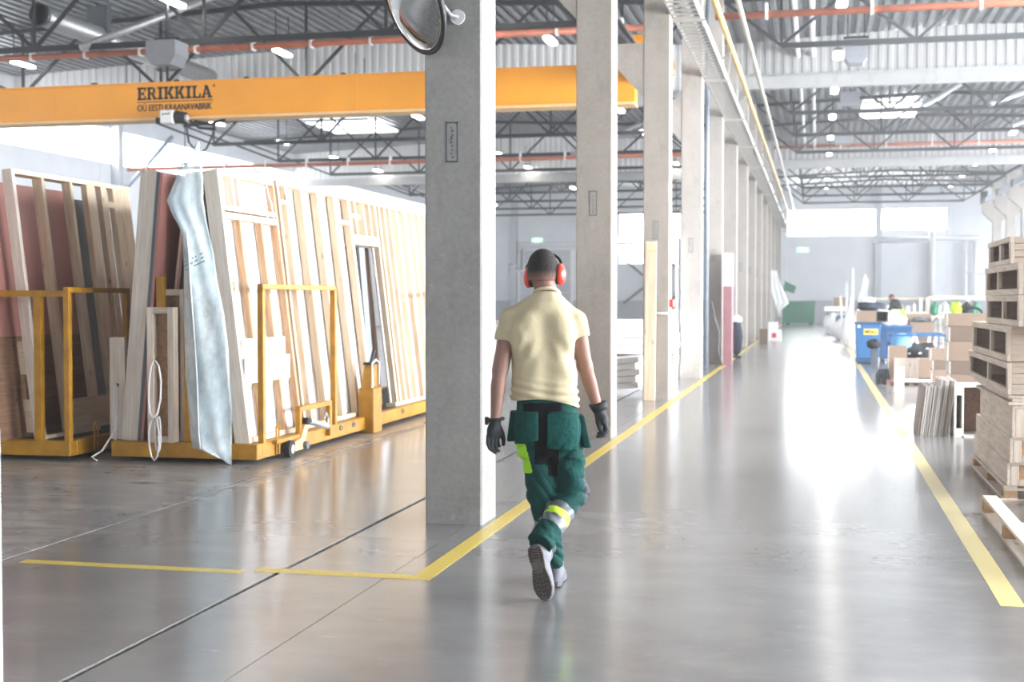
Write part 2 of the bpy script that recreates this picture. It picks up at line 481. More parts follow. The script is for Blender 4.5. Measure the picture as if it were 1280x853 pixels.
# ---- ceiling: profiled steel deck, trusses, ribbed curtains, concrete beams, roof lights
ceil = struct('ceiling')
def deck_mesh(x0, z0, x1, z1, ln, pitch=0.30, h=0.11):
    n = int(abs(x1 - x0) / pitch); dx = (x1 - x0) / n
    pr = []
    for k in range(n):
        for a, b in ((0.0, 0), (0.36, 0), (0.5, 1), (0.86, 1)):
            x = x0 + (k + a) * dx; pr.append((x, z0 + (z1 - z0) * (k + a) / n + b * h))
    pr.append((x1, z1))
    mb = MB(); mb.grid([[(x, y, z) for x, z in pr] for y in (0, ln)])
    return mb
slopes = [(XL, 8.66, -13.5, 9.22), (-13.5, 9.22, -2.4, 8.74), (-2.4, 8.72, 4.05, 8.98), (4.05, 8.98, XR, 8.72), (XR, 8.72, XW, 8.5)]
rows = [YB] + [COLS[0] + PIT * k for k in range(-2, 15)]
rows = [r for r in rows if r < YF + 2]
for s in slopes:
    first = None
    for y0, y1 in zip(rows[:-1], rows[1:]):
        if first is None or abs((y1 - y0) - PIT) > .01:
            o = obj('roof_sheet', deck_mesh(*s, y1 - y0), 'deck', ceil, loc=(0, y0, 0))
            if abs((y1 - y0) - PIT) < .01: first = o
        else: dup_part(first, ceil, (0, y0, 0))

def truss(nodes, zb, ends, ridge, ze, zr, y):
    """top chord follows the deck, bottom chord at zb between the end nodes, warren web with posts"""
    t = bpy.data.objects.new('roof_truss', None); C.objects.link(t); t.parent = ceil; t.location = (0, y, 0)
    ztop = lambda x: (ze[0] + (zr - ze[0]) * (x - ends[0]) / (ridge - ends[0]) if x < ridge else ze[1] + (zr - ze[1]) * (ends[1] - x) / (ends[1] - ridge)) - .09
    mb = MB(); mb.beam((ends[0], 0, ztop(ends[0])), (ridge, 0, ztop(ridge)), .12, .12); mb.beam((ridge, 0, ztop(ridge)), (ends[1], 0, ztop(ends[1])), .12, .12)
    obj('top_chord', mb, 'steel', t)
    obj('bottom_chord', MB().beam((nodes[0], 0, zb), (nodes[-1], 0, zb), .12, .12), 'steel', t)
    ap = [ends[0]] + [(a + b) / 2 for a, b in zip(nodes[:-1], nodes[1:])] + [ends[1]]
    for n_, l_, r_ in zip(nodes, ap[:-1], ap[1:]):
        obj('diagonal', MB().beam((n_, 0, zb), (l_, 0, ztop(l_)), .07, .07), 'steel', t)
        obj('diagonal', MB().beam((n_, 0, zb), (r_, 0, ztop(r_)), .07, .07), 'steel', t)
        obj('post', MB().beam((n_, 0, zb), (n_, 0, ztop(n_)), .06, .06), 'steel', t)
    return t
LN = [-22.6, -20.92, -16.85, -12.78, -8.71, -4.64]
LN = [-20.92, -16.85, -12.78, -8.71, -4.64]
RN = [-0.86, 2.2, 5.26, 8.6]
tl = trr = None
for k, y in enumerate([c + .2 for c in COLS]):
    if k in (0, 1): continue
    if k in (5, 9):                                  # curtain rows: concrete beam with ribbed sheet above
        for (x0, x1, zc, zt, nm) in ((XL, -2.6, 7.05, 8.66, 'L'), (-2.2, XR, 7.42, 8.7, 'R')):
            obj('roof_beam', MB().box(x0, x1, y - .15, y + .15, zc, zc + .33), 'beam', ceil)
            n = int((x1 - x0) / .25); pr = []
            for i in range(n):
                for a, b in ((0, 0), (.4, 0), (.5, .04), (.9, .04)): pr.append((x0 + (i + a) * (x1 - x0) / n, y - .05 + b))
            zt2 = 9.2 if nm == 'L' else 8.98
            rid = -13.5 if nm == 'L' else 4.05
            top = lambda x: zt + (zt2 - zt) * (1 - abs(x - rid) / max(rid - x0, x1 - rid))
            obj('curtain_sheet', MB().grid([[(x, yy, zc + .33) for x, yy in pr], [(x, yy, top(x)) for x, yy in pr]]), 'curtain_pale' if nm == 'L' else 'curtain', ceil)
            obj('curtain_rail', MB().box(x0, x1, y - .1, y - .06, zc + .33, zc + .40), 'galv', ceil)
        continue
    if tl is None:
        tl = truss(LN, 7.05, (XL, -2.6), -13.5, (8.66, 8.74), 9.22, y); trr = truss(RN, 7.52, (-2.2, XR), 4.05, (8.72, 8.72), 8.98, y)
    else: dup_part(tl, ceil, (0, y, 0)); dup_part(trr, ceil, (0, y, 0))
# roof lights under the ridges; big near ones unseen, added to brighten aisle floor
for x0, x1, y0, y1, z in ((1.6, 3.7, 50.5, 54.5, 8.78), (0.2, 2.4, 62.6, 66, 8.76), (2.0, 6.0, 11, 15, 8.78), (1.0, 7.0, 20, 25.5, 8.78), (1.0, 7, 27.5, 31.2, 8.78), (-20.5, -17.6, 50.6, 54.5, 8.8), (-15, -12, 16, 19, 9.0), (1.8, 3.9, 38.6, 42.0, 8.8), (-13.5, -11, 62, 66, 9.0)):
    rl = bpy.data.objects.new('roof_light_and_fill', None); C.objects.link(rl); rl.parent = ceil
    n = 3
    for k in range(n):
        obj('light_pane', MB().box(x0, x1, y0 + (y1 - y0) * k / n + .1, y0 + (y1 - y0) * (k + 1) / n - .1, z, z + .03), 'sky', rl)
    fr = MB()
    for k in range(n + 1): fr.box(x0, x1, y0 + (y1 - y0) * k / n - .05, y0 + (y1 - y0) * k / n + .05, z - .06, z + .04)
    obj('light_frame', fr, 'white', rl)
# slanting tubes (wind bracing) under the roof
for a, b in (((3.2, 43.5, 7.6), (4.6, 46, 8.7)), ((5.2, 43.4, 7.6), (7.4, 46.5, 8.7)), ((6.6, 49, 7.6), (8.8, 52, 8.7)), ((-15.6, 26, 7.0), (-13.6, 29, 8.8)), ((-9.0, 49, 7.0), (-6.5, 52, 8.6)), ((7.0, 31.6, 7.7), (8.0, 34, 8.7))):
    obj('roof_brace', MB().tube([a, b], .09, 8), 'galv', ceil, smooth=True)

# ================================================================== CONCRETE COLUMNS
def chamfer_sq(x0, x1, y0, y1, c):
    return [(x0 + c, y0), (x1 - c, y0), (x1, y0 + c), (x1, y1 - c), (x1 - c, y1), (x0 + c, y1), (x0, y1 - c), (x0, y0 + c)]
names = ['near concrete column carrying the round mirror, bare grey and largest', 'second concrete column from the camera, just right of the walking man',
         'third concrete column, with a timber board leaning on its face', 'fourth concrete column, thin white sheet edge standing at its left side',
         'fifth concrete column, pink wrapped panel standing at its right']
def column(k, y):
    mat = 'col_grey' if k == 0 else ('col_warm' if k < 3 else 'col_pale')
    lab = names[k] if k < 5 else ORD[k] + ' concrete column from the camera in the row along the aisle'
    t = thing('concrete_column', lab, 'column', (XC0, y, 0), group=None if k < 5 else 'far concrete columns along the aisle')
    obj('shaft', MB().prism(chamfer_sq(0, .4, 0, .4, .012), 'z', 0, 8.66), mat, t)
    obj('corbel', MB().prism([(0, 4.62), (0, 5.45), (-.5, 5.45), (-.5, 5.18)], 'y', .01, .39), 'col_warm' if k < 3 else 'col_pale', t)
    z0 = 2.47
    sl = obj('cast_in_slot', MB().box(.16, .225, -.002, .03, z0, z0 + .25), mat, t)
    fr = MB(); fr.box(.15, .16, -.003, .01, z0 - .01, z0 + .26); fr.box(.225, .235, -.003, .01, z0 - .01, z0 + .26); fr.box(.15, .235, -.003, .01, z0 + .25, z0 + .262); fr.box(.15, .235, -.003, .01, z0 - .012, z0)
    obj('slot_shade_rim', fr, 'slate', t)  # dark frame painting the shadow edge of the recess
    pk = MB()
    rq = random.Random(k)
    for q in range(9): xx = .185 + rq.uniform(-.006, .008); pk.box(xx, xx + rq.uniform(.006, .016), -.004, .0, z0 + .015 + q * .025, z0 + .015 + q * .025 + rq.uniform(.008, .024))
    obj('slot_chips', pk, 'slate', t)
    return t
for k, y in enumerate(COLS): column(k, y)

# right hand columns far down the aisle, each with a two sided haunch
for k in range(10, 14):
    t = thing('haunched_column', ORD[k - 10] + ' of the four haunched columns carrying the far right crane rail', 'column', (XR, COLS[k], 0), group='haunched columns at far right')
    obj('shaft', MB().prism(chamfer_sq(-.25, .25, 0, .4, .02), 'z', 0, 8.6), 'col_pale', t)
    obj('haunch', MB().prism([(-.25, 6.2), (-.85, 6.75), (-.85, 7.35), (.85, 7.35), (.85, 6.75), (.25, 6.2)], 'y', .01, .39), 'col_pale', t)
t = thing('crane_runway', 'far right crane runway beam lying on the haunched columns', 'runway', (XR - .62, COLS[9] + 3, 7.35))
obj('beam', MB().box(-.1, .1, 0, 21.5, .0, .3), 'steel_blue', t)
for k in range(4): obj('rail_clip', MB().box(-.16, .16, COLS[k + 10] - COLS[9] - 3.05 + .1, COLS[k + 10] - COLS[9] - 2.6 + .1, .02, .38), 'steel', t)
obj('end_stop', MB().box(-.2, .2, 21.3, 21.6, 0, .8), 'steel', t)
t = thing('crane_runway', 'steel crane runway beam on the corbels of the concrete columns', 'runway', (-2.95, 7, 5.45))
obj('beam', MB().box(-.09, .09, 0, 78, .0, .05).box(-.015, .015, 0, 78, .05, .2).box(-.08, .08, 0, 78, .2, .24), 'steel', t)
obj('rail', MB().box(-.025, .025, 0, 78, .24, .29), 'galv', t)


# ================================================================== OVERHEAD CRANE
t = thing('overhead_crane', 'orange yellow overhead crane spanning the left bay with black lettering', 'crane', (0, 24, 0))
g = MB(); g.box(-23.6, -3.25, 0, .35, 5.13, 5.80); g.box(-23.6, -3.25, -.03, .38, 5.80, 5.835)
obj('girder', g, 'crane', t)
obj('bottom_flange', MB().box(-23.6, -3.25, -.07, .42, 5.08, 5.13), 'crane_pale', t)  # light caught by the flange put into its paler yellow
for x in (-15.0, -8.6, -5.2): obj('weld_seam', MB().box(x - .012, x + .012, -.004, .0, 5.13, 5.80), 'crane', t)
ec = obj('end_carriage', MB().box(-3.25, -2.7, -1.1, 1.6, 5.84, 6.12), 'crane', t)
for y in (-.8, 1.3): obj('wheel', MB().tube([(-3.02, y, 5.80), (-2.88, y, 5.80)], .09, 14), 'rubber', ec)
obj('end_carriage', MB().box(-24.1, -23.6, -1.1, 1.6, 5.84, 6.12), 'crane', t)
for x in (-16.5, -14.2, -12.4, -10.9, -8.9, -7.2): obj('bolt_lug', MB().box(x - .04, x + .04, .1, .2, 5.835, 5.89), 'black', t)
# slab serif word, drawn stroke by stroke: cell 1 x 1
def slab(ch):
    s = .24; v = .15; B = []
    def V(x, w=s, y0=0, y1=1): B.append(('r', x, x + w, y0, y1))
    def Hh(y, x0, x1, h=v): B.append(('r', x0, x1, y, y + h))
    if ch == 'E': V(.10); Hh(0, 0, .88); Hh(.85, 0, .86); Hh(.43, .2, .66); B += [('r', .72, .88, 0, .32), ('r', .72, .86, .70, 1), ('r', .56, .68, .34, .66)]
    if ch == 'R': V(.10); Hh(0, 0, .44); Hh(.85, 0, .66); Hh(.42, .2, .66); B.append(('r', .62, .84, .50, .92)); B.append(('q', (.46, .45), (.70, .45), (.92, .12), (.68, .0))); Hh(0, .66, 1.0)
    if ch == 'I': V(.18, .26); Hh(0, .02, .60); Hh(.85, .02, .60)
    if ch == 'K': V(.10); Hh(0, 0, .44); Hh(.85, 0, .44); B.append(('q', (.32, .42), (.50, .34), (.92, .90), (.66, .94))); B.append(('q', (.42, .56), (.62, .62), (.98, .08), (.70, .05))); Hh(0, .60, 1.04); Hh(.85, .58, 1.0)
    if ch == 'L': V(.10); Hh(0, 0, .86); Hh(.85, 0, .46); B.append(('r', .70, .86, 0, .38))
    if ch == 'A': B += [('q', (.06, .05), (.24, .05), (.58, .98), (.40, .98)), ('q', (.40, .98), (.62, .98), (1.0, .05), (.72, .05))]; Hh(.26, .25, .76, .13); Hh(0, -.02, .36); Hh(0, .62, 1.08); Hh(.86, .30, .62, .14)
    return B
lt = MB(); x = 0; wd = {'E': .98, 'R': 1.06, 'I': .68, 'K': 1.10, 'L': .94, 'A': 1.08}
word = 'ERIKKILA'; tot = sum(wd[c] for c in word)
X0, X1, Z0, Z1 = -13.17, -11.56, 5.49, 5.74
k = (X1 - X0) / tot
for c in word:
    for b in slab(c):
        if b[0] == 'r': lt.box(X0 + (x + b[1]) * k, X0 + (x + b[2]) * k, -.006, 0, Z0 + b[3] * (Z1 - Z0), Z0 + b[4] * (Z1 - Z0))
        else: lt.prism([(X0 + (x + p[0]) * k, Z0 + p[1] * (Z1 - Z0)) for p in b[1:]], 'y', -.0061, 0)
    x += wd[c]
lt.box(X0, X1, -.006, 0, 5.44, 5.458)
obj('lettering', lt, 'ink', t)
text_part('lettering', 'OÜ EESTI KRAANAVABRIK', 1.6, .155, 'ink', t, (-13.17, -.004, 5.27), bold=0.012)
text_part('lettering', '®', .05, .05, 'ink', t, (-11.55, -.004, 5.70))
# hoist trolley
h = obj('hoist', MB().box(-12.47, -12.2, -.42, -.1, 4.96, 5.22), 'white', t, bevel=.015)
obj('motor', MB().tube([(-12.2, -.28, 5.09), (-11.98, -.28, 5.07)], [.13, .11], 16), 'rubber', h)
obj('motor_cap', MB().tube([(-11.98, -.30, 5.06), (-11.94, -.30, 5.06)], .075, 14), 'galv', h)
obj('bracket', MB().box(-12.58, -12.47, -.38, -.2, 4.97, 5.08), 'black', h)
obj('suspension', MB().box(-12.4, -12.25, -.1, .1, 5.02, 5.13), 'black', h)
text_part('maker_mark', 'pwd', .15, .055, 'navy', h, (-12.42, -.423, 5.11))
obj('cable_arm', MB().tube([(-11.8, -.3, 5.0), (-11.45, -.3, 4.93), (-11.3, -.3, 4.98), (-11.15, -.3, 5.0)], .03, 6).tube([(-11.9, -.3, 5.02), (-11.7, -.3, 4.86), (-11.35, -.3, 4.83)], .025, 6), 'black', h)
obj('chain', MB().tube([(-11.98, -.3, 5.0), (-11.92, -.3, 4.6), (-11.72, -.3, 4.36), (-11.55, -.3, 4.46), (-11.42, -.3, 4.7), (-11.36, -.3, 4.95)], .02, 6).tube([(-12.0, -.3, 5.0), (-12.0, -.3, 4.5)], .01, 6), 'black', h)

# orange crane far right
t = thing('overhead_crane', 'sliver of an orange crane girder above the far right runway', 'crane', (11.0, 70.5, 7.70))
obj('girder', MB().box(-.55, 1.6, 0, .4, -.1, .75), 'crane', t)
obj('end_carriage', MB().box(-.55, -.1, -.6, 1.0, -.34, -.1), 'crane', t)

# ================================================================== CEILING SERVICES
def pipe(name, pts, r, mat, label, cat='pipe', group=None, clips=0, rod=0.0):
    t = thing(name, label, cat, group=group)
    obj('pipe_run', MB().tube(pts, r, 10), mat, t, smooth=True)
    a, b = Vector(pts[0]), Vector(pts[-1])
    for k in range(clips):
        p = a.lerp(b, (k + .5) / clips); obj('pipe_clip', MB().box(p.x - .025, p.x + .025, p.y - r * 1.25, p.y + r * 1.25, p.z - r * 1.25, p.z + r * 3 + rod), 'white', t)
    return t
pipe('sprinkler_pipe', [(-24.5, 26.6, 6.95), (-3.2, 26.6, 7.0)], .07, 'rust', 'orange sprinkler pipe crossing above the crane girder in the left bay', clips=16)
pipe('sprinkler_pipe', [(-2.0, 26.6, 7.14), (10, 26.6, 7.14)], .07, 'rust', 'nearest orange sprinkler pipe across the top right of the aisle', clips=6)
pipe('sprinkler_pipe', [(-24.5, 43.9, 6.28), (-2.9, 43.9, 6.33)], .07, 'rust', 'orange sprinkler pipe seen below the crane girder behind the columns', clips=14)
pipe('sprinkler_pipe', [(-1.9, 59.9, 8.3), (9.6, 59.9, 8.3)], .08, 'rust', 'far orange sprinkler pipe across the aisle before the second concrete beam', clips=6, rod=.3)
pipe('service_pipe', [(-1.72, 9, 6.55), (-1.72, 84, 6.85)], .055, 'pipe_y', 'cream yellow pipe running along the aisle above the cable tray')
pipe('service_pipe', [(-1.42, 9, 6.85), (-1.42, 84, 7.15)], .05, 'pipe_g', 'grey pipe running along the aisle beside the cream pipe')
t = thing('cable_tray', 'white ladder cable tray running along the top of the column row', 'cable tray', (-2.2, 9.0, 5.86))
for x in (.02, .44): obj('side_rail', MB().box(x - .012, x + .012, 0, 75, 0, .1), 'white' if x > .2 else 'tray', t)
for k in range(2): obj('tray_cable', MB().box(.28 + k * .07, .32 + k * .07, 0, 75, .02, .05), 'slate' if k % 2 else 'post', t)
rg = obj('rung', MB().box(.03, .43, 0, .09, 0, .02), 'tray', t)
for k in range(1, 260): dup_part(rg, t, (0, k * .28, 0))
for k, y in enumerate(COLS):
    if y > 9: obj('bracket', MB().beam((-.0, y - 8.6, -.02), (.5, y - 8.6, -.02), .05, .04).beam((.46, y - 8.6, -.02), (.52, y - 8.6, .55), .03, .03).beam((.0, y - 8.3, .25), (.5, y - 8.6, .5), .05, .03), 'tray', t)
t = thing('duct', 'round grey ventilation duct end under the roof at upper left', 'duct', (-17.9, 28, 8.25))
obj('duct_tube', MB().lathe([(.25, 0), (.25, 9), (.23, 9), (.23, .02)], 24, Matrix.Rotation(R(-90), 4, 'X')), 'galv', t, smooth=True)
obj('duct_collar', MB().lathe([(.27, 0), (.27, .1), (.255, .1), (.255, 0)], 24, Matrix.Rotation(R(-90), 4, 'X')), 'slate', t, smooth=True)
for y in (2.6, 6.2): obj('duct_hanger', MB().box(-.28, .28, y, y + .2, -.27, .8), 'slate', t)
t = thing('air_heater', 'grey hanging air heater on a rod above the crane lettering', 'heater', (-13.25, 25.4, -.12))
obj('housing', MB().box(-.33, .33, -.3, .3, 6.72, 7.02).prism([(-.33, 6.72), (.33, 6.72), (.2, 6.52), (-.2, 6.52)], 'y', -.29, .29), 'grey_box', t)
obj('hanger', MB().box(-.28, .28, -.03, .03, 7.02, 7.12).beam((0, 0, 7.1), (0, 0, 8.9), .05, .05), 'steel', t)
obj('drop_rod', MB().beam((0, 0, 6.52), (0, 0, 6.1), .04, .04), 'steel', t)
t = thing('air_heater', 'grey box air heater hanging over the aisle by the ribbed sheet', 'heater', (.9, 34.0, 0))
obj('housing', MB().box(-.28, .28, -.3, .3, 7.5, 7.95).prism([(-.28, 7.5), (.28, 7.5), (.17, 7.36), (-.17, 7.36)], 'y', -.29, .29), 'grey_box', t)
obj('hanger', MB().box(-.3, .3, -.03, .03, 8.0, 8.06).beam((-.2, 0, 7.9), (-.2, 0, 8.75), .03, .03).beam((.2, 0, 7.9), (.2, 0, 8.75), .03, .03), 'steel', t)
for y in (44.5, 55.5):
    t = thing('air_heater', ('nearer' if y < 50 else 'farther') + ' small grey heater among the trusses over the far aisle', 'heater', (1.0, y, 0), group='far heaters over the aisle')
    obj('housing', MB().box(-.3, .3, -.3, .3, 7.85, 8.25), 'grey_box', t)
    obj('hanger', MB().beam((0, 0, 8.2), (0, 0, 8.85), .04, .04), 'steel', t)
for xx, lab in ((-.55, 'left'), (-.15, 'right')):
    pipe('roof_pipe', [(xx, 30.5, 8.3), (xx, 62, 8.3)], .06, 'white_pipe', 'white pipe under the roof over the aisle, %s of a pair' % lab)

def lamp(name, x, y, z, label, group):
    t = thing(name, label, 'lamp', (x, y, z), group=group)
    obj('housing', MB().prism([(-.12, 0), (.12, 0), (.09, .08), (-.09, .08)], 'y', -.52, .52), 'grey_box', t)
    o = [(.10 * math.copysign(abs(math.cos(a)) ** .5, math.cos(a)), .5 * math.copysign(abs(math.sin(a)) ** .6, math.sin(a))) for a in [2 * math.pi * i / 20 for i in range(20)]]
    obj('diffuser', MB().prism(o, 'z', -.05, -.001), 'lamp', t)
    for yy in (-.4, .4): obj('hanger', MB().beam((0, yy, .09), (0, yy, .95), .02, .02), 'steel', t)
    return t
RY = [25.97 + PIT * k for k in range(0, 11)]
L0 = lamp('ceiling_lamp', .47, 28.9, 7.75, 'nearest ceiling lamp in the row straight above the aisle', 'aisle ceiling lamps')
for k in range(1, 10): dup(L0, (.47, 28.9 + PIT * k, 7.75), label=ORD[k] + ' ceiling lamp from the camera in the row straight above the aisle')
for k in range(0, 6): dup(L0, (7.04, 52 + PIT * k, 7.75), label=ORD[k] + ' ceiling lamp from the camera in the far right row of the aisle', group='far right ceiling lamps')
for xr, lab, gr in ((-13.1, 'ceiling lamp in the middle row of the left bay', 'middle ceiling lamps of the left bay'), (-20.4, 'ceiling lamp in the far left row of the left bay', 'far left ceiling lamps'),
                    (-6.25, 'ceiling lamp in the left bay row nearest the columns', 'left bay lamps by the columns')):
    for k, y in enumerate(RY): dup(L0, (xr, y - .6, 7.75 if y < 40 else 7.7), label=ORD[k] + ' ' + lab, group=gr)

# ================================================================== MIRROR ON THE NEAR COLUMN
c = Vector((-2.615, 8.45, 3.51)); nrm = Vector((-.67, -.62, -.40)).normalized()
t = thing('convex_mirror', 'round convex traffic mirror with black rim on the near column', 'mirror', c)
rot = nrm.to_track_quat('Z', 'Y').to_matrix().to_4x4()
ang = [i / 10 * .55 for i in range(11)]; rad = .35 / math.sin(.55)
obj('mirror_face', MB().lathe([(max(.001, rad * math.sin(a)), rad * (math.cos(a) - math.cos(.55)) + .01) for a in reversed(ang)], 40, rot), 'mirror', t, smooth=True)
obj('rim', MB().tube([rot @ Vector((.352 * math.cos(a), .352 * math.sin(a), .008)) for a in [2 * math.pi * i / 40 for i in range(40)]], .014, 8, True), 'black', t, smooth=True)
obj('back_shell', MB().lathe([(.35, 0), (.3, -.05), (.12, -.08), (.02, -.085)], 32, rot), 'black', t, smooth=True)
pl = Vector((-2.365, 8.615, 3.43)) - c
obj('wall_plate', MB().tube([pl, pl + Vector((0, .016, 0))], .05, 20), 'white', t)
obj('arm', MB().tube([pl, pl + Vector((-.03, -.06, 0)), rot @ Vector((.1, .1, -.07))], .014, 8), 'galv', t)

# ================================================================== RAIL CARTS AND WALL FRAMES
def cart(name, label, x0, x1, y0, y1, posts, loops):
    t = thing(name, label, 'cart', ((x0 + x1) / 2, y0, 0)); hw = (x1 - x0) / 2; L = y1 - y0
    obj('front_beam', MB().box(-hw, hw, 0, .12, .045, .19), 'cart', t, bevel=.006)
    obj('side_beam', MB().box(hw - .1, hw, .12, L, .045, .19), 'cart', t, bevel=.006)
    obj('side_beam', MB().box(-hw, -hw + .1, .12, L, .045, .19), 'cart', t, bevel=.006)
    obj('bed', MB().box(-hw + .1, hw - .1, .12, L, .10, .175), 'black', t)
    for (x, y, z) in posts: obj('post', MB().box(x - .035, x + .035, y, y + .07, .175, z), 'cart', t)
    for (ya, yb_, zt, s) in loops:
        l = MB(); x = s * hw
        a, b = (x - .06, x) if s > 0 else (x, x + .06)
        for y in (ya, yb_ - .06): l.box(a, b, y, y + .06, .19, zt)
        l.box(a, b, ya, yb_, zt, zt + .05)
        obj('guard_loop', l, 'cart', t, bevel=.004)
    for (y, s) in ((.5, 1), (L - .6, 1), (.5, -1)):
        w = obj('wheel', MB().tube([(s * (hw - .16), y, .075), (s * (hw - .11), y, .075)], .075, 14), 'rubber', t)
    hk = MB(); hk.tube([(hw + .012, .42, .06), (hw + .012, .42, .3), (hw + .012, .45, .34), (hw + .012, .48, .3), (hw + .012, .48, .06)], .011, 6)
    obj('tie_hook', hk, 'cart', t)
    return t
c2 = cart('rail_cart', 'yellow rail cart loaded with white boarded timber frames, right of the two', -6.52, -5.03, 11.32, 19.6,
          [(-.28, .1, 1.75), (-.0, .1, 1.75), (.42, .1, 1.7), (-.1, 2.6, 1.75), (-.1, 5.2, 1.75)], [(.15, 2.1, 1.63, 1), (5.6, 7.6, 1.6, 1)])
# hand brake, guard hoop and buffer of the right cart
hw = .745
gd = MB()
for y in (.92, 1.75): gd.box(hw + .0, hw + .05, y, y + .06, .1, .42)
gd.box(hw, hw + .05, .92, 1.81, .42, .47); gd.box(hw, hw + .05, .35, .95, .16, .2)
obj('guard_hoop', gd, 'cart', c2, bevel=.004)
wh = obj('brake_wheel', MB().tube([(hw + .03, .62, .085), (hw + .09, .62, .085)], .085, 18), 'rubber', c2)
obj('wheel_hub', MB().tube([(hw + .09, .62, .085), (hw + .10, .62, .085)], .045, 14), 'galv', wh)
obj('brake_lever', MB().prism([(.75, .05), (1.0, .05), (1.0, .12), (1.12, .30), (1.04, .33), (.9, .16), (.75, .14)], 'x', hw + .03, hw + .07), 'crane_pale', c2)
obj('damper', MB().tube([(hw + .09, 1.05, .32), (hw + .09, 1.55, .22)], .035, 12).tube([(hw + .08, 1.5, .3), (hw + .08, 1.55, .36), (hw + .08, 1.62, .3), (hw + .08, 1.6, .2)], .012, 6), 'galv', c2)
obj('lever_knob', MB().tube([(hw + .03, 1.02, .32), (hw + .10, 1.02, .32)], .035, 10), 'black', c2)
obj('pivot_bolt', MB().tube([(hw + .07, .98, .085), (hw + .11, .98, .085)], .04, 10), 'slate', c2)
bf = obj('buffer_box', MB().box(hw - .08, hw + .1, 3.0, 3.3, .0, .52), 'cart', c2, bevel=.008)
obj('buffer_top', MB().prism([(3.02, .52), (3.28, .52), (3.26, .78), (3.16, .78)], 'x', hw - .06, hw + .06), 'cart', bf)
obj('buffer_handle', MB().tube([(hw + .08, 3.02, .52), (hw + .08, 3.02, .80), (hw + .08, 3.14, .84), (hw + .08, 3.26, .80), (hw + .08, 3.26, .55)], .012, 6), 'white', bf)
obj('buffer_latch', MB().box(hw - .05, hw + .05, 3.08, 3.24, .78, .81).tube([(hw, 3.2, .8), (hw + .02, 3.26, .95)], .02, 8), 'steel', bf)
for y in (2.2, 2.6, 4.4): obj('side_ring', MB().tube([(hw + .004, y + .04 * math.cos(a), .14 + .025 * math.sin(a)) for a in [i * math.pi / 4 for i in range(8)]], .008, 6, True), 'slate', c2)
c1 = cart('rail_cart', 'yellow rail cart at far left under the pink boarded frame', -8.5, -6.88, 11.2, 18.0,
          [(.46, .02, 1.62), (-.25, .1, 1.75), (-.25, 2.6, 1.75)], [(.0, 1.15, 1.6, 1), (2.6, 4.6, 1.6, 1)])
obj('guard_rail', MB().box(.0, .75, .03, .08, 1.56, 1.62), 'cart', c1)

def lean_thing(name, label, x_b, x_t, y, zb, h, cat='wall frame', group=None):
    a = math.asin((x_t - x_b) / h)
    return thing(name, label, cat, (x_b, y, zb), rot=(0, a, 0), group=group)

def stud(t, y0, y1, z0, z1, d=.12, mat='wood_v', x1=0.0):
    return obj('stud', MB().box(x1 - d, x1, y0, y1, z0, z1), mat, t, bevel=.003)
def rail(t, y0, y1, z0, z1, d=.12, name='rail', mat='wood_y', x1=0.0):
    return obj(name, MB().box(x1 - d, x1, y0, y1, z0, z1), mat, t, bevel=.003)

# --- right cart, first frame (white board behind three studs, double header)
t = lean_thing('wall_frame', 'short white boarded timber frame leaning at the front of the right cart', -5.14, -5.45, 11.40, .19, 2.58)
hh = 2.58
stud(t, 0, .05, 0, hh, .15, 'wood_w'); stud(t, .36, .41, .05, hh - .46, .065, 'wood_v2'); stud(t, .86, .91, .05, hh - .46, .065, 'wood_v2'); stud(t, 1.27, 1.32, 0, hh, .08, 'wood_v2')
rail(t, .05, 1.27, hh - .05, hh, .075, 'top_plate'); rail(t, .05, 1.27, hh - .38, hh - .33, .07, 'header'); rail(t, .05, 1.27, hh - .46, hh - .40, .065, 'header'); rail(t, .05, 1.27, 0, .05, .065, 'bottom_plate')
stud(t, .28, .33, hh - .33, hh - .05, .1, 'wood_w'); stud(t, .42, .47, hh - .33, hh - .05, .1, 'wood_w')
obj('backing_board', MB().box(-.095, -.083, .05, 1.32, 0.02, hh - .02), 'board_white', t)
obj('backing_board', MB().box(-.083, -.07, .05, 1.27, .52, .55), 'wood_y', t)
tag(obj('foam_board', MB().box(-5.225, -5.215, 11.47, 12.55, .74, .98), 'foam', rot=None), 'lower white foam strip tucked across the studs of the short frame', 'foam board')
tag(obj('foam_board', MB().box(-5.255, -5.245, 11.47, 12.50, .985, 1.16), 'foam', rot=None), 'upper white foam strip tucked across the studs of the short frame', 'foam board')

# --- right cart, long frame with the door opening
t = lean_thing('wall_frame', 'long white boarded timber frame with a door opening on the right cart', -5.14, -5.45, 12.78, .19, 2.60)
hh = 2.60; y = lambda v: v - 12.78
for (a, b, m, d) in ((12.78, 12.83, 'wood_v', .10), (12.98, 13.06, 'wood_v', .08), (13.42, 13.50, 'wood_v', .08), (13.90, 14.0, 'wood_v', .08), (14.40, 14.50, 'wood_v', .08), (14.88, 14.97, 'wood_v', .08)):
    stud(t, y(a), y(b), 0.05, hh - .05, d, m)
for a in (15.86, 16.0, 16.22, 16.44, 16.72, 17.05, 17.4, 17.72, 18.05, 18.4, 18.8, 19.2): stud(t, y(a), y(a) + .06, 0.05, hh - .05, .07, 'wood_v')
rail(t, 0, y(19.35), hh - .05, hh, .13, 'top_plate', 'wood_y'); rail(t, 0, y(15.0), 0, .05, .13, 'bottom_plate'); rail(t, y(15.8), y(19.35), 0, .05, .13, 'bottom_plate')
rail(t, y(14.95), y(15.86), 2.02, 2.14, .13, 'door_header'); rail(t, y(12.83), y(12.98), hh - .24, hh - .20, .12, 'header')
rail(t, y(14.46), y(14.88), hh - .36, hh - .31, .12, 'header'); rail(t, y(14.95), y(15.3), hh - .26, hh - .21, .12, 'header')
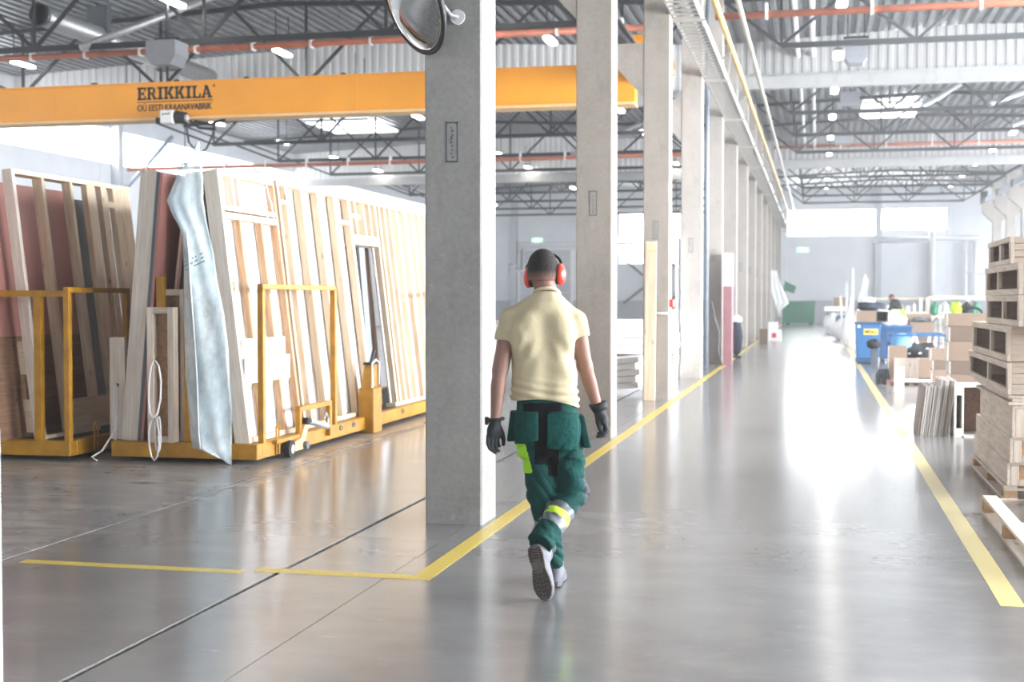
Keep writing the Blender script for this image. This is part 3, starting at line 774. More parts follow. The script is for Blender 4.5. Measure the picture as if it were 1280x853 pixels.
for a in (15.10, 15.42, 15.64): stud(t, y(a), y(a) + .05, 2.14, hh - .05, .12, 'wood_v')
for a, b in ((12.83, 14.9), (15.9, 19.3)): obj('backing_board', MB().box(-.117, -.102, y(a), y(b), .03, hh - .03), 'board_white', t)
obj('backing_board', MB().box(-.117, -.102, y(14.9), y(15.9), 2.1, hh - .03), 'board_white', t)
t = lean_thing('slatted_pallet', 'brown slatted frame standing in the dark behind the door opening', -5.62, -5.84, 14.7, .19, 2.3, 'pallet')
for k in range(8): obj('slat', MB().box(-.02, 0, 0, 1.3, .1 + k * .29, .2 + k * .29), 'wood_v2', t)
for yy in (.0, .72, 1.25): obj('stile', MB().box(-.08, -.021, yy, yy + .06, 0, 2.3), 'ply', t)
t = lean_thing('steel_strip', 'grey blue metal strip standing in the door opening', -5.36, -5.52, 15.5, .19, 2.0, 'metal strip')
obj('web', MB().box(-.02, 0, 0, .2, 0, 2.0), 'steel_blue', t); obj('edge', MB().box(-.05, -.02, -.01, .02, 0, 2.0), 'slate', t)
# --- inner sheets and frames on the right cart
t = lean_thing('wall_frame', 'dark backed timber frame behind the short white frame, brown stud end', -5.42, -5.66, 11.46, .19, 2.56)
stud(t, 0, .06, 0, 2.56, .15, 'wood_v'); stud(t, 2.2, 2.26, 0, 2.56, .15, 'wood_v'); stud(t, 4.6, 4.66, 0, 2.56, .15, 'wood_v'); rail(t, .06, 4.6, 2.5, 2.56, .15, 'top_plate'); rail(t, .06, 4.6, 0, .05, .15, 'bottom_plate')
obj('backing_board', MB().box(-.13, -.115, .06, 4.6, .05, 2.5), 'ply', t)
t = lean_thing('foil_board', 'pink brown foil faced board leaning behind the plastic sheet', -6.13, -5.82, 11.62, .18, 2.57, 'board')
obj('board', MB().box(-.03, 0, 0, 2.6, 0, 2.57), 'pink', t); obj('edge_strip', MB().box(-.055, -.03, 0, 2.6, 0, 2.57), 'wood_v', t)
t = lean_thing('wall_frame', 'dusty timber frame with slate edge leaning inward on the left of the right cart', -6.30, -6.07, 11.42, .18, 2.58)
stud(t, 0, .06, 0, 2.58, .17, 'wood_w'); stud(t, .6, .66, 0, 2.58, .17, 'wood_v'); stud(t, 1.2, 1.26, 0, 2.58, .17, 'wood_v'); rail(t, .06, 1.2, 2.53, 2.58, .17, 'top_plate'); rail(t, .06, 1.2, 0, .05, .17, 'bottom_plate')
obj('facing', MB().box(.031, .06, 0, 2.6, 0, 2.56), 'pink', t); obj('edge_strip', MB().box(.001, .03, -.004, 1.26, 0, 2.57), 'slate', t)
def small_frame(loc, w_, h_, lab, rz=0, d=.12):
    t = thing('box_frame', lab, 'frame', loc, rz)
    for x in (-w_ / 2, w_ / 2 - .06): obj('stile', MB().box(x, x + .06, 0, d, 0, h_), 'crate_z', t, bevel=.003)
    for z in (0, h_ - .06): obj('cross_rail', MB().box(-w_ / 2 + .06, w_ / 2 - .06, 0, d, z, z + .06), 'crate_x', t, bevel=.003)
    obj('back_board', MB().box(-w_ / 2 + .02, w_ / 2 - .02, d, d + .015, .02, h_ - .02), 'crate_in', t)
    return t
small_frame((-5.98, 11.28, .19), .26, 1.27, 'tall narrow box frame standing on the right cart behind the white strap', R(6))
small_frame((-5.96, 11.46, .19), .30, 1.44, 'second box frame behind the tall narrow one, its top showing', R(-4))

# --- left cart
t = lean_thing('wall_frame', 'open timber stud frame over pink board on the far left cart', -7.29, -7.62, 11.42, .17, 2.66)
hh = 2.66; y = lambda v: v - 11.42
stud(t, 0, .05, 0, hh, .11, 'wood_w'); stud(t, y(11.92), y(11.97), .05, hh - .05, .11, 'wood_v'); stud(t, y(12.44), y(12.49), .05, hh - .05, .10, 'wood_v')
for a, b in ((12.76, 12.93), (13.05, 13.17), (13.30, 13.46), (13.465, 13.66)): stud(t, y(a), y(b), .05, hh - .05, .07, 'wood_v')
rail(t, .05, y(13.7), hh - .05, hh, .11, 'top_plate', 'wood_y'); rail(t, .05, y(12.45), 0, .04, .11, 'bottom_plate'); rail(t, y(13.17), y(13.3), hh - .27, hh - .2, .07, 'header')
rail(t, y(11.98), y(13.0), .04, .36, .03, 'low_board', 'wood_y')
t = lean_thing('foil_board', 'large pink foil board standing behind the open frame at far left', -7.56, -7.83, 10.95, .18, 2.52, 'board')
obj('board', MB().box(-.03, 0, 0, 1.9, 1.0, 2.52), 'pink', t); obj('lower_board', MB().box(-.03, 0, 0, 1.9, .0, .999), 'ply', t); obj('film_edge', MB().box(-.031, .0, 1.9, 2.2, 0, 2.45), 'slate', t)
t = thing('shelf_rack', 'low timber cross boards behind the far left frame', 'boards', (-7.62, 11.55, .175))
for z in (.05, .62): obj('cross_board', MB().box(-.75, .2, 0, .04, z, z + .32), 'wood_x', t)
for x in (-.7, .1): obj('upright', MB().box(x, x + .06, .041, .09, 0, .95), 'ply', t)
t = lean_thing('plank', 'pale plank standing at the corner of the right cart with a strap hole', -6.63, -6.63, 11.5, .19, 1.0, 'plank')
obj('board', MB().box(-.0, .16, 0, .05, -.0, .98), 'wood_w', t); obj('hole', MB().tube([(.08, -.002, .52), (.08, .002, .52)], .018, 10), 'black', t)
def loops(name, lab, pts_list):
    mb = MB()
    for p in pts_list: mb.tube(p, .009, 6)
    tag(obj(name, mb, 'strap', smooth=True), lab, 'strap')
def arc(x, z0, z1, wdt, y, n=10):
    return [(x + wdt * math.sin(math.pi * 2 * i / n) * (.5 + .5 * i / n), y - .02 * math.sin(math.pi * i / n), z0 + (z1 - z0) * .5 * (1 - math.cos(math.pi * 2 * i / n))) for i in range(n + 1)]
loops('lifting_strap', 'long white lifting strap hanging in loops from the narrow box frame', [arc(-6.01, .97, .42, -.085, 11.22), arc(-6.01, .44, .03, .07, 11.23), arc(-5.98, .44, .1, .04, 11.245)])
loops('lifting_strap', 'white lifting strap hanging from the pale corner plank', [arc(-6.53, .72, .16, .03, 11.44), [(-6.54, 11.42, .7), (-6.5, 11.38, .3), (-6.6, 11.3, .1), (-6.68, 11.25, .04), (-6.62, 11.24, .01)]])
loops('lifting_strap', 'white strap knotted over the top rail of the short white frame', [[(-5.39, 12.2, 2.80), (-5.36, 12.25, 2.55), (-5.34, 12.3, 2.35), (-5.36, 12.34, 2.28)], [(-5.40, 12.32, 2.80), (-5.35, 12.42, 2.5), (-5.33, 12.46, 2.3)], [(-5.40, 12.2, 2.79), (-5.46, 12.26, 2.83), (-5.40, 12.32, 2.79)]])

# --- plastic sheet draped over the front of the right cart
rowsL = [(2.79, -5.73, -5.53), (2.62, -5.80, -5.525), (2.45, -5.885, -5.525), (2.30, -5.82, -5.50), (2.15, -5.73, -5.48), (1.95, -5.705, -5.44), (1.7, -5.70, -5.40), (1.4, -5.70, -5.335), (1.1, -5.695, -5.29), (.8, -5.68, -5.262), (.5, -5.66, -5.25), (.3, -5.645, -5.25), (.16, -5.62, -5.255), (.05, -5.40, -5.26)]
rr = []
for i, (z, a, b) in enumerate(rowsL):
    row = []
    for j in range(17):
        u = j / 16; lowz = z
        fold = .16 * abs(u - .3 - .05 * math.sin(z * 2)) - .05 + .010 * math.sin(u * 14 + z * 4) + .012 * math.sin(z * 9 + u * 3) * u + (.05 if u < .12 else 0) * (z > 2.0)
        if i == len(rowsL) - 1: lowz = .13 - .13 * u
        row.append((a + (b - a) * u, 11.22 + fold * (.5 + .5 * min(1, i / 4)) - .02 * (z < 1), lowz))
    rr.append(row)
t = thing('plastic_sheet', 'bluish translucent plastic sheet draped over the front of the right cart', 'plastic sheet')
obj('film', MB().grid(rr), 'plastic', t, smooth=True, solid=.004)
obj('crease_highlight', MB().tube([(r_[5][0], r_[5][1] - .008, r_[5][2]) for r_ in rr[4:-1]], .005, 6), 'film', t, smooth=True)  # white tube standing in for the highlight along the fold
tp = []
for i in range(6):
    v = i / 5
    tp.append([(-5.60 + (u / 8 - .5) * .22 * (1 - .93 * v) - .03 * (1 - v), 11.235 + .10 * v + .03 * math.sin(u * 1.1), 2.775 + .22 * v) for u in range(9)])
obj('top_fold', MB().grid(tp), 'plastic', t, smooth=True, solid=.004)
pm = MB()
for r_ in range(3):
    xx = -5.70 + r_ * .01
    for k in range(14):
        if random.random() < .2: continue
        x = xx + k * .0155; z = 1.86 - r_ * .035 + k * .0068
        pm.box(x, x + .011, 11.165, 11.168, z, z + .012)
obj('print', pm, 'slate', t, stuff=True)
# wrapped item at the very left edge
t = thing('wrapped_post', 'white plastic wrapped post at the extreme left edge of the picture', 'post', (-2.762, 3.9, 0))
obj('body', MB().box(-.12, .045, 0, .1, 0, 1.1), 'film', t, bevel=.01); obj('upper', MB().box(-.13, .036, .0, .1, 1.1, 2.1), 'film', t, bevel=.01)

# ================================================================== RIGHT SIDE: CRATE STACK
def pallet(loc, lx, ly, lab, rz=0, nb=5, h=.125, along='y'):
    t = thing('pallet', lab, 'pallet', loc, rz)
    # deck boards run along y, bearers along x beneath, blocks between
    n = nb; bw = .1
    for k in range(n):
        x = k * (lx - bw) / (n - 1); obj('deck_board', MB().box(x, x + bw, 0, ly, h - .02, h), 'crate_y' if loc[1] > 9.9 else 'wood_w', t, bevel=.002)
    for yy in (0, (ly - .1) / 2, ly - .1):
        obj('bearer', MB().box(0, lx, yy, yy + .1, h - .04, h - .0201), 'crate_x', t)
        for x in (0, (lx - .1) / 2, lx - .1): obj('block', MB().box(x, x + .1, yy, yy + .1, .018, h - .0401), 'crate_in', t)
    for x in (0, (lx - .1) / 2, lx - .1): obj('runner', MB().box(x, x + .1, 0, ly, 0, .0179), 'crate_y', t)
    return t
def crate(lab, x, y0, y1, z0, z1, mids, w_=.8, slats=3, jit=0.0, rz=0.0):
    """open sided box: boards top and bottom, posts between, slatted end towards the camera"""
    L = y1 - y0; H = z1 - z0 - .002; b = min(.05, H * .2)
    t = thing('wooden_crate', lab, 'crate', (x, y0, z0), rz, group=None)
    obj('bottom_board', MB().box(0, .03, 0, L, 0, b), 'crate_y', t, bevel=.003)
    obj('top_board', MB().box(-.006, .03, 0, L, H - b, H), 'crate_y', t, bevel=.003)
    for m in [0, L - .09] + mids: obj('side_post', MB().box(.001, .03, m, m + .09, b, H - b), 'crate_z', t, bevel=.002)
    obj('floor_board', MB().box(.03, w_ - .03, .025, L - .03, 0, .015), 'crate_in', t)
    obj('lid_board', MB().box(.03, w_ - .03, .025, L - .03, H - .015, H), 'crate_y', t)
    obj('back_board', MB().box(w_ - .03, w_, .025, L - .03, 0, H), 'crate_in', t)
    obj('divider', MB().box(.45, .465, .05, L - .05, .015, H - .015), 'crate_in', t)
    hs = H / slats
    for k in range(slats): obj('end_slat', MB().box(.03, w_, 0, .024, k * hs + .002, (k + 1) * hs - .002), 'crate_x', t, bevel=.002)
    obj('far_end', MB().box(.03, w_ - .03, L - .03, L, 0, H), 'crate_x', t)
    return t
def box_crate(lab, x, y0, y1, z0, z1, w_=.8, rz=0):
    L = y1 - y0; H = z1 - z0 - .002
    t = thing('wooden_crate', lab, 'crate', (x, y0, z0), rz)
    obj('side_board', MB().box(0, .025, 0, L, 0, H), 'crate_y', t, bevel=.004)
    obj('top_board', MB().box(.025, w_, .0, L, H - .02, H), 'crate_y', t)
    for xx in (.026, w_ - .06): obj('end_post', MB().box(xx, xx + .06, -.0, .03, 0, H - .021), 'crate_z', t, bevel=.003)
    obj('end_rail', MB().box(.087, w_ - .061, 0, .03, 0, .05), 'crate_x', t); obj('end_panel', MB().box(.087, w_ - .061, .03, .04, .05, H - .021), 'crate_in', t)
    return t
pallet((1.40, 10.62, 0), 1.0, 2.1, 'low wooden pallet under the tall stack of crates at right', nb=7, h=.115)
box_crate('lowest long boarded crate, lying on the pallet under the stack', 1.42, 10.6, 12.78, .116, .295)
box_crate('second boarded crate from the bottom of the stack, knotty long side', 1.43, 10.55, 12.72, .296, .49)
box_crate('third boarded crate up the stack with a black gap at its end', 1.44, 10.52, 12.5, .491, .735)
t = thing('board_layer', 'loose boards lying between the boarded crates and the open crates', 'boards', (1.41, 10.5, .736))
for k, (x, z, l) in enumerate(((0, 0, 2.1), (.03, .026, 1.6), (0, .052, 2.2), (.2, 0, 2.1), (.25, .052, 2.15), (.45, .0, 2.1), (.5, .052, 2.15))): obj('loose_board', MB().box(x, x + .18, .0, l, z, z + .025), 'crate_y', t, bevel=.002)
crate('lowest open sided crate of the stack, sticking out farthest to the left', 1.40, 10.48, 13.05, .816, 1.06, [1.15])
crate('second open crate from the bottom, two openings and a plain dark end', 1.40, 10.53, 12.8, 1.062, 1.335, [.95], slats=1)
crate('third open crate up, two even openings under the ragged lid', 1.42, 10.10, 11.97, 1.336, 1.565, [.82])
crate('fourth open crate up, wide opening with ragged top edge', 1.42, 10.12, 12.05, 1.566, 1.80, [1.1])
crate('topmost open crate of the tall stack, end closed by grey slats', 1.42, 10.56, 11.86, 1.801, 2.01, [.55], slats=4)
pallet((1.165, 7.75, 0), 1.0, 2.2, 'empty pale pallet on the floor at the lower right edge', nb=4, h=.13)

# MDF sheets, cabinet
y0 = 15.5
for k in range(15):
    hgt = .56 if k < 8 else .63
    x = 1.13 + k * .0225
    o = obj('mdf_sheet', MB().box(-.008, .007, 0, .8, 0, hgt), ['mdf' if k % 3 else 'mdf_dark', 'mdf_face'], loc=(x, y0 + random.uniform(-.01, .012), .0), rot=(0, R(6.5 + random.uniform(-.4, .4)), 0), bevel=.001)
    tag(o, ('first' if k == 0 else ORD[k]) + ' thin pale sheet from the left in the row leaning by the cabinet', 'sheet', 'leaning sheets by the cabinet')
t = thing('cabinet', 'white edged open cabinet carcass on the floor before the carton stack', 'cabinet', (1.56, 15.38, 0))
obj('side_panel', MB().box(-.06, -.04, 0, .55, 0, .58), 'mdf_face', t); obj('side_panel', MB().box(.02, .04, 0, .55, 0, .56), 'mdf_face', t); obj('side_panel', MB().box(.42, .44, 0, .55, 0, .58), 'mdf_face', t)
obj('top_panel', MB().box(-.04, .42, 0, .55, .56, .58), 'mdf_face', t); obj('bottom_panel', MB().box(-.04, .42, 0, .55, 0, .02), 'mdf', t); obj('back_panel', MB().box(-.04, .42, .53, .55, .02, .56), 'ply', t)
obj('edge_block', MB().box(-.039, .019, .0, .05, .47, .56), 'wood_w', t); obj('edge_block', MB().box(-.039, .019, 0, .05, .02, .1), 'wood_w', t)

def carton(loc, w_, d, h, lab, cat='carton', mat='carton', flap=False, rz=0, group=None, side='mdf_face'):
    t = thing('carton', lab, cat, loc, rz, group)
    obj('body', MB().box(0, w_, 0, d, 0, h - .001), mat, t, bevel=.006)
    if flap:
        obj('inside', MB().box(.01, w_ - .01, .01, d - .01, h - .0009, h + .001), 'base', t)  # black sheet painting the dark of an open box onto the closed body
        obj('flap', MB().prism([(0, h), (.012, h), (-.10, h + .12), (-.11, h + .11)], 'y', .02, d - .02), mat, t)
        obj('flap', MB().prism([(w_, h), (w_ - .012, h), (w_ + .08, h + .13), (w_ + .09, h + .12)], 'y', .02, d - .02), mat, t)
        obj('flap', MB().prism([(d, h), (d - .01, h), (d + .05, h + .2), (d + .06, h + .2)], 'x', .02, w_ - .02), mat, t)
    else:
        obj('lid_seam', MB().box(-.001, w_ + .001, d * .48, d * .52, h - .001, h), 'carton_d', t)
        obj('side_sheet', MB().box(-.012, -.001, 0, d, 0, h - .01), side, t)
    return t
zz = [0, .27, .455, .645, .93, 1.15, 1.335]
labs = ['lowest flat carton of the big carton stack', 'second carton from the floor in the big stack', 'middle flat carton of the big stack, third from the floor', 'tall carton in the big stack, fourth from the floor', 'fifth carton from the floor in the big stack', 'widest carton lying on top of the big stack']
for k in range(6): carton((1.88 + (.02, .0, .01, -.02, .0, -.03)[k], 20.0, zz[k]), .62, .5, zz[k + 1] - zz[k], labs[k], mat='carton' if k % 2 else 'carton_d')
for k, (z0, z1, dx, lab) in enumerate(((0, .3, .02, 'tallest of three small cartons, standing on the floor'), (.3, .465, .04, 'middle one of the three small stacked cartons'), (.465, .67, 0, 'top one of the three small cartons beside the big stack'))):
    carton((1.98 + dx, 24.4, z0), .32, .4, z1 - z0, lab, mat='carton_d' if k == 1 else 'carton')

# ---- cart, bins and clutter along the right edge
t = thing('waste_container', 'blue steel waste container with yellow METALL label', 'container', (.92, 32.4, 0))
obj('bin', MB().prism([(0.02, .14), (.52, .14), (.56, .98), (-.02, .98)], 'y', 0, .8), 'blue', t, bevel=.01)
obj('bin_rim', MB().box(-.04, .58, -.02, .82, .95, 1.0), 'blue_d', t); obj('base_frame', MB().box(.0, .5, 0, .8, .04, .13), 'blue_d', t)
obj('roller', MB().box(.02, .5, -.01, .1, 0, .05), 'black', t)
obj('label_plate', MB().box(.17, .50, -.012, -.006, .70, .84), 'label', t); text_part('lettering', 'METALL', .27, .07, 'ink', t, (.20, -.014, .735), bold=.02)
obj('round_badge', MB().tube([(.06, -.02, .90), (.06, -.005, .90)], .035, 12), 'white', t)
t = thing('waste_container', 'darker blue steel container right of the labelled one', 'container', (1.5, 33.2, 0))
obj('bin', MB().prism([(0.02, .1), (.72, .1), (.74, .86), (0, .86)], 'y', 0, .8), 'blue_d', t); obj('bin_rim', MB().box(-.02, .78, -.02, .82, .86, .9), 'blue', t)
for x in (.04, .62): obj('foot', MB().box(x, x + .08, .05, .75, 0, .1), 'black', t)
t = thing('waste_container', 'small far blue container near the end of the row', 'container', (.9, 57, 0))
obj('bin', MB().prism([(0.02, .12), (.42, .12), (.45, .88), (-.02, .88)], 'y', 0, .9), 'blue', t); obj('side_gate', MB().box(-.12, -.021, 0, .9, .1, .86), 'slate', t); obj('label_plate', MB().box(.16, .3, -.012, -.004, .55, .72), 'white', t)
t = carton((.93, 32.6, 1.0), .44, .5, .27, 'brown carton lying on the labelled blue container')
t2 = thing('carton', 'open ended dark carton beside the brown one on the blue containers', 'carton', (1.38, 32.65, 1.0))
for b in ((0, .28, 0, .45, 0, .02), (0, .28, 0, .45, .24, .26), (0, .02, 0, .45, .02, .24), (.26, .28, 0, .45, .02, .24)): obj('panel', MB().box(*b), 'carton_d', t2)
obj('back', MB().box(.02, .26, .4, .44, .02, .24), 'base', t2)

def blob(name, loc, size, mat, lab, cat, seed=0, amp=.25, group=None, parent=None, n=10):
    rnd = random.Random(seed); ph = [rnd.uniform(0, 6.28) for _ in range(6)]
    vs = []; nu, nv = n * 2, n
    rowsb = []
    for i in range(nv + 1):
        th = math.pi * i / nv; row = []
        for j in range(nu + 1):
            a = 2 * math.pi * (j % nu) / nu
            r = 1 + amp * (math.sin(3 * a + ph[0]) * math.sin(2 * th + ph[1]) + .6 * math.sin(5 * a + ph[2] + 3 * th) * math.sin(th) + .4 * math.sin(7 * th + ph[3]))
            z = math.cos(th) * r
            row.append((size[0] / 2 * r * math.sin(th) * math.cos(a), size[1] / 2 * r * math.sin(th) * math.sin(a), max(0, size[2] / 2 * (1 + z))))
        rowsb.append(row)
    o = obj(name, MB().grid(rowsb), mat, parent, smooth=True, loc=loc)
    if not parent: tag(o, lab, cat, group)
    return o
blob('cloth_heap', (1.22, 32.85, 1.27), (.55, .4, .22), 'navy', 'navy cloth heap lying on the cartons above the blue container', 'cloth', 1)
blob('white_bundle', (1.20, 32.85, 1.44), (.36, .3, .16), 'film', 'white folded bundle on the navy cloth heap', 'bundle', 2, .12)
blob('film_heap', (1.75, 33.4, .9), (.62, .6, .36), 'film', 'crumpled white film heap in the darker blue container', 'film', 3, .3)
blob('film_bag', (1.02, 44, 0), (.5, .5, 1.1), 'film', 'tall white film bag standing behind the blue container', 'bag', 4, .12)
blob('film_bag', (.95, 52, 0), (.8, .6, .75), 'film', 'white film bag on the floor near the far blue container', 'bag', 5, .15)
blob('film_bag', (.72, 61, 0), (.8, .6, .9), 'film', 'farthest white film bag at the aisle edge', 'bag', 6, .15)
t = thing('side_table', 'low table with white sheets and grey carton at the far aisle edge', 'table', (.45, 63, 0))
obj('table_top', MB().box(0, .9, 0, .8, .95, 1.0), 'carton', t)
for x in (0.02, .82): obj('leg', MB().box(x, x + .06, .02, .08, 0, .95), 'carton_d', t)
obj('sheet_pile', MB().box(-.1, .8, .05, .7, 1.0, 1.22), 'film', t)
carton((.75, 63.4, 1.23), .55, .4, .42, 'grey tan carton high on the far side table', mat='carton')
for k in range(9):
    x = .95 + k * .085; h = (1.7, 2.2, 1.6, 1.9, 2.7, 2.45, 1.75, 2.3, 1.6)[k]
    tag(obj('profile_bar', MB().beam((x, 50 + .13 * k, 0), (x + (-.1, .05, .12, -.15, .02, .38, .1, .3, .2)[k], 50.02 + .13 * k, h), .09, .07), ('film', 'post', 'cloth_white')[k % 3] if k % 4 else 'mdf_face'), ('first' if k == 0 else ORD[k]) + ' long pale profile from the left in the bundle above the far bags', 'profile', 'leaning pale profiles')

# work cart with blue frame
t = thing('work_cart', 'blue framed cart heaped with dark jackets and legs', 'cart', (1.5, 28.2, 0))
for (x, yy) in ((0, 0), (1.05, 0), (0, 1.6), (1.05, 1.6)): obj('leg', MB().box(x, x + .035, yy, yy + .035, 0.06, .80), 'blue', t)
fr = MB(); fr.box(0, 1.085, 0, .035, .78, .82); fr.box(0, 1.085, 1.6, 1.635, .78, .82); fr.box(0, .035, 0, 1.6, .78, .82); fr.box(1.05, 1.085, 0, 1.6, .78, .82)
obj('top_frame', fr, 'blue', t); obj('shelf', MB().box(0, 1.08, 0, 1.6, .28, .31), 'carton_d', t); obj('upper_shelf', MB().box(.04, 1.04, .4, 1.6, .62, .64), 'ply', t)
for (x, yy) in ((0.02, .02), (1.06, .02), (.02, 1.6), (1.06, 1.6)): obj('caster', MB().tube([(x - .01, yy, .04), (x + .02, yy, .04)], .04, 10), 'black', t)
tag(obj('light_blue_disc', MB().lathe([(.001, .0), (.19, .02), (.2, .05), (.19, .08), (.001, .1)], 20, Matrix.Rotation(R(80), 4, 'X')), 'blue_l', loc=(1.72, 28.35, .64), smooth=True), 'light blue round lid hanging in the blue framed cart', 'lid')
blob('jacket_heap', (2.05, 28.5, .31), (.75, .5, .32), 'cloth_dark', 'black jacket heap on the lower shelf of the blue cart', 'jacket', 8, .3)
for k, (xa, xb_) in enumerate(((1.86, 1.98), (2.08, 2.0), (2.2, 2.3), (2.34, 2.42))): tag(obj('white_strip', MB().beam((xa, 28.3, .42), (xb_, 28.7, .80), .05, .03), 'foam'), ('first', 'second', 'third', 'fourth')[k] + ' loose white strip from the left slanting in the blue cart', 'strip', 'white strips in the cart')
carton((2.24, 34, .62), .58, .5, .36, 'open brown carton with flaps up behind the cart', flap=True)
tag(obj('brown_crate', MB().box(2.2, 2.85, 33.95, 34.6, 0, .62), 'carton_d'), 'plain brown crate carrying the open carton', 'crate')
blob('film_heap', (2.5, 34.25, .975), (.34, .3, .12), 'slate', 'grey lining bulging out of the open carton', 'film', 12, .2)
# cardboard and boards in front
t = carton((1.34, 26, .06), .33, .1, .6, 'tall narrow brown carton standing on the low pallet'); 
carton((1.84, 25.6, .075), .28, .5, .36, 'low brown carton on the pallet right of the pale boards')
tag(obj('pale_board', MB().box(1.38, 1.82, 25.0, 25.03, .08, .47), 'wood_w'), 'pale square wooden board standing upright on the low pallet', 'board')
tag(obj('pale_board', MB().box(1.26, 1.42, 22.7, 22.74, 0, .42), 'wood_w'), 'narrow pale board standing on the floor before the square one', 'board')
t = thing('low_pallet', 'low dark pallet carrying cartons and boards beside the aisle line', 'pallet', (1.22, 24.6, 0))
for k in range(4): obj('deck_board', MB().box(0, .88, k * .42, k * .42 + .3, .04, .06), 'pinkwrap' if k == 0 else 'ply', t)
for x in (0, .4, .8): obj('bearer', MB().box(x, x + .08, 0, 1.55, 0, .04), 'crate_in', t)
tag(obj('white_tube', MB().tube([(1.35, 24.45, .09), (2.0, 24.45, .09)], .03, 10), 'white_pipe'), 'white tube lying along the front of the low pallet', 'tube')
mb = MB()
for k in range(4): mb.tube([(1.06 + k * .045, 24.3, .02), (1.05 + k * .05, 24.32, .2), (1.10 + k * .045, 24.3, .30), (1.15 + k * .04, 24.28, .12)], .022, 6)
tag(obj('black_straps', mb, 'cloth_dark', smooth=True), 'tangle of black straps on the floor beside the aisle line', 'strap')
blob('machine_lamp', (1.26, 30.8, .42), (.34, .4, .22), 'cloth_dark', 'black tool head sticking out beside the blue container', 'tool', 14, .12)
tag(obj('tool_stand', MB().box(1.2, 1.34, 30.7, 30.9, 0, .43), 'slate'), 'grey stand under the black tool head', 'stand')

# far work benches
t = thing('work_bench', 'long white work bench with tools at the far right', 'bench', (3.2, 40, 0))
obj('bench_top', MB().box(0, 2.2, 0, 1.2, 1.0, 1.06), 'foam', t)
for x in (.05, 2.08): obj('leg', MB().box(x, x + .07, .05, .12, 0, 1.0), 'post', t)
obj('back_frame', MB().box(.0, 2.2, 1.15, 1.2, 1.06, 1.1).box(.0, .05, 1.15, 1.2, 1.06, 1.65).box(2.15, 2.2, 1.15, 1.2, 1.06, 1.65).box(0, 2.2, 1.15, 1.2, 1.6, 1.65), 'wood_x', t)
for k, (x, s, m, lab) in enumerate(((3.35, .26, 'green', 'green bag on the left of the white bench'), (3.95, .3, 'hivis', 'yellow high visibility vest lying on the white bench'), (4.5, .25, 'green', 'teal bundle at the right of the white bench'), (3.65, .22, 'film', 'white bundle between green bag and vest'), (4.25, .24, 'cloth_dark', 'dark tool bag between vest and teal bundle'))):
    blob('bench_bundle', (x, 40.4, 1.06), (s, .3, .4), m, lab, 'bundle', 20 + k, .2)
t = thing('wheel', 'black ring lying behind the big carton stack', 'wheel', (2.22, 20.3, 1.336))
obj('tyre', MB().tube([(.13 * math.cos(a), 0, .0 + .08 * math.sin(a)) for a in [math.pi * i / 10 for i in range(11)]], .02, 8), 'black', t, smooth=True)
for k, x in enumerate((1.7, 2.4, 3.2, 4.2, 5.2)):
    t = thing('work_table', ('first' if k == 0 else ORD[k]) + ' pale far work table from the left behind the rack', 'table', (x + .3, 62 + k, 0), group='far work tables')
    obj('table_top', MB().box(0, .9, 0, .9, .9, .95), 'foam', t)
    for xx in (.02, .82): obj('leg', MB().box(xx, xx + .06, .02, .08, 0, .9), 'post', t)
for k in range(16):
    x = 2.0 + k * .25; h = .25 + random.random() * .4
    tag(obj('standing_part', MB().box(x, x + .09 + random.random() * .08, 55.0, 55.15, 1.0, 1.0 + h), random.choice(['foam', 'wood_w', 'slate', 'mdf_face', 'film', 'green'])), ('first' if k == 0 else ORD[k]) + ' part from the left standing on the long far rack', 'part', 'parts on the far rack')
t = thing('long_rack', 'long pale rack behind the worker carrying standing parts', 'rack', (1.95, 54.9, 0))
obj('rack_top', MB().box(0, 4.2, 0, .5, .94, 1.0), 'wood_x', t)
for x in (0, 1.4, 2.8, 4.1): obj('leg', MB().box(x, x + .08, 0, .08, 0, .94), 'wood_v', t)
obj('upper_bar', MB().box(0, 4.2, .4, .46, 1.55, 1.62), 'wood_x', t)
for x in (0, 4.14): obj('bar_post', MB().box(x, x + .06, .4, .46, 1.0, 1.55), 'wood_v', t)

# green skip, lid and things at the foot of the far columns
t = thing('green_skip', 'green steel skip at the far end of the aisle', 'skip', (-1.95, 84, 0))
obj('body', MB().prism([(0, .08), (1.8, .08), (1.85, 1.35), (-.05, 1.35)], 'y', 0, 1.4), 'green', t)
obj('rim', MB().box(-.09, 1.89, -.04, 1.44, 1.35, 1.44), 'green', t); obj('feet', MB().box(.1, .3, .05, 1.3, 0, .08).box(1.5, 1.7, .05, 1.3, 0, .08), 'black', t)
for x in (.6, 1.2): obj('rib', MB().box(x, x + .06, -.05, 0, .1, 1.35), 'green', t)
t = thing('tipped_skip', 'smaller green tipped skip raised beside the last columns', 'skip', (-1.95, 80, 1.9))
obj('body', MB().prism([(0, .2), (.62, 0), (.75, .42), (.1, .75)], 'y', 0, .9), 'green', t); obj('lift_post', MB().box(-.05, .08, .3, .5, -1.9, .3), 'green', t)
t = thing('hanging_sheet', 'white crumpled sheet hanging on the far columns', 'sheet', (-1.98, 68, 0))
rowsb = [[(-.4 * (1 - u / 8) * (.4 + .6 * math.sin(1 + i * .5)) + .75 * (u / 8) * (i / 6) ** 1.2 * (1 if i < 6 else .3), .06 * math.sin(u * 2 + i), 3.0 - i * .33) for u in range(9)] for i in range(8)]
obj('cloth', MB().grid(rowsb), 'cloth_white', t, smooth=True, solid=.02); obj('hook_post', MB().box(-.24, -.16, .1, .16, 0, 3.05), 'post', t)
carton((-1.78, 50, 0), .5, .5, .42, 'white and red carton at the foot of the far columns', mat='foam')
carton((-1.98, 47.5, 0), .3, .4, .5, 'small brown carton by the far columns', mat='carton_d')
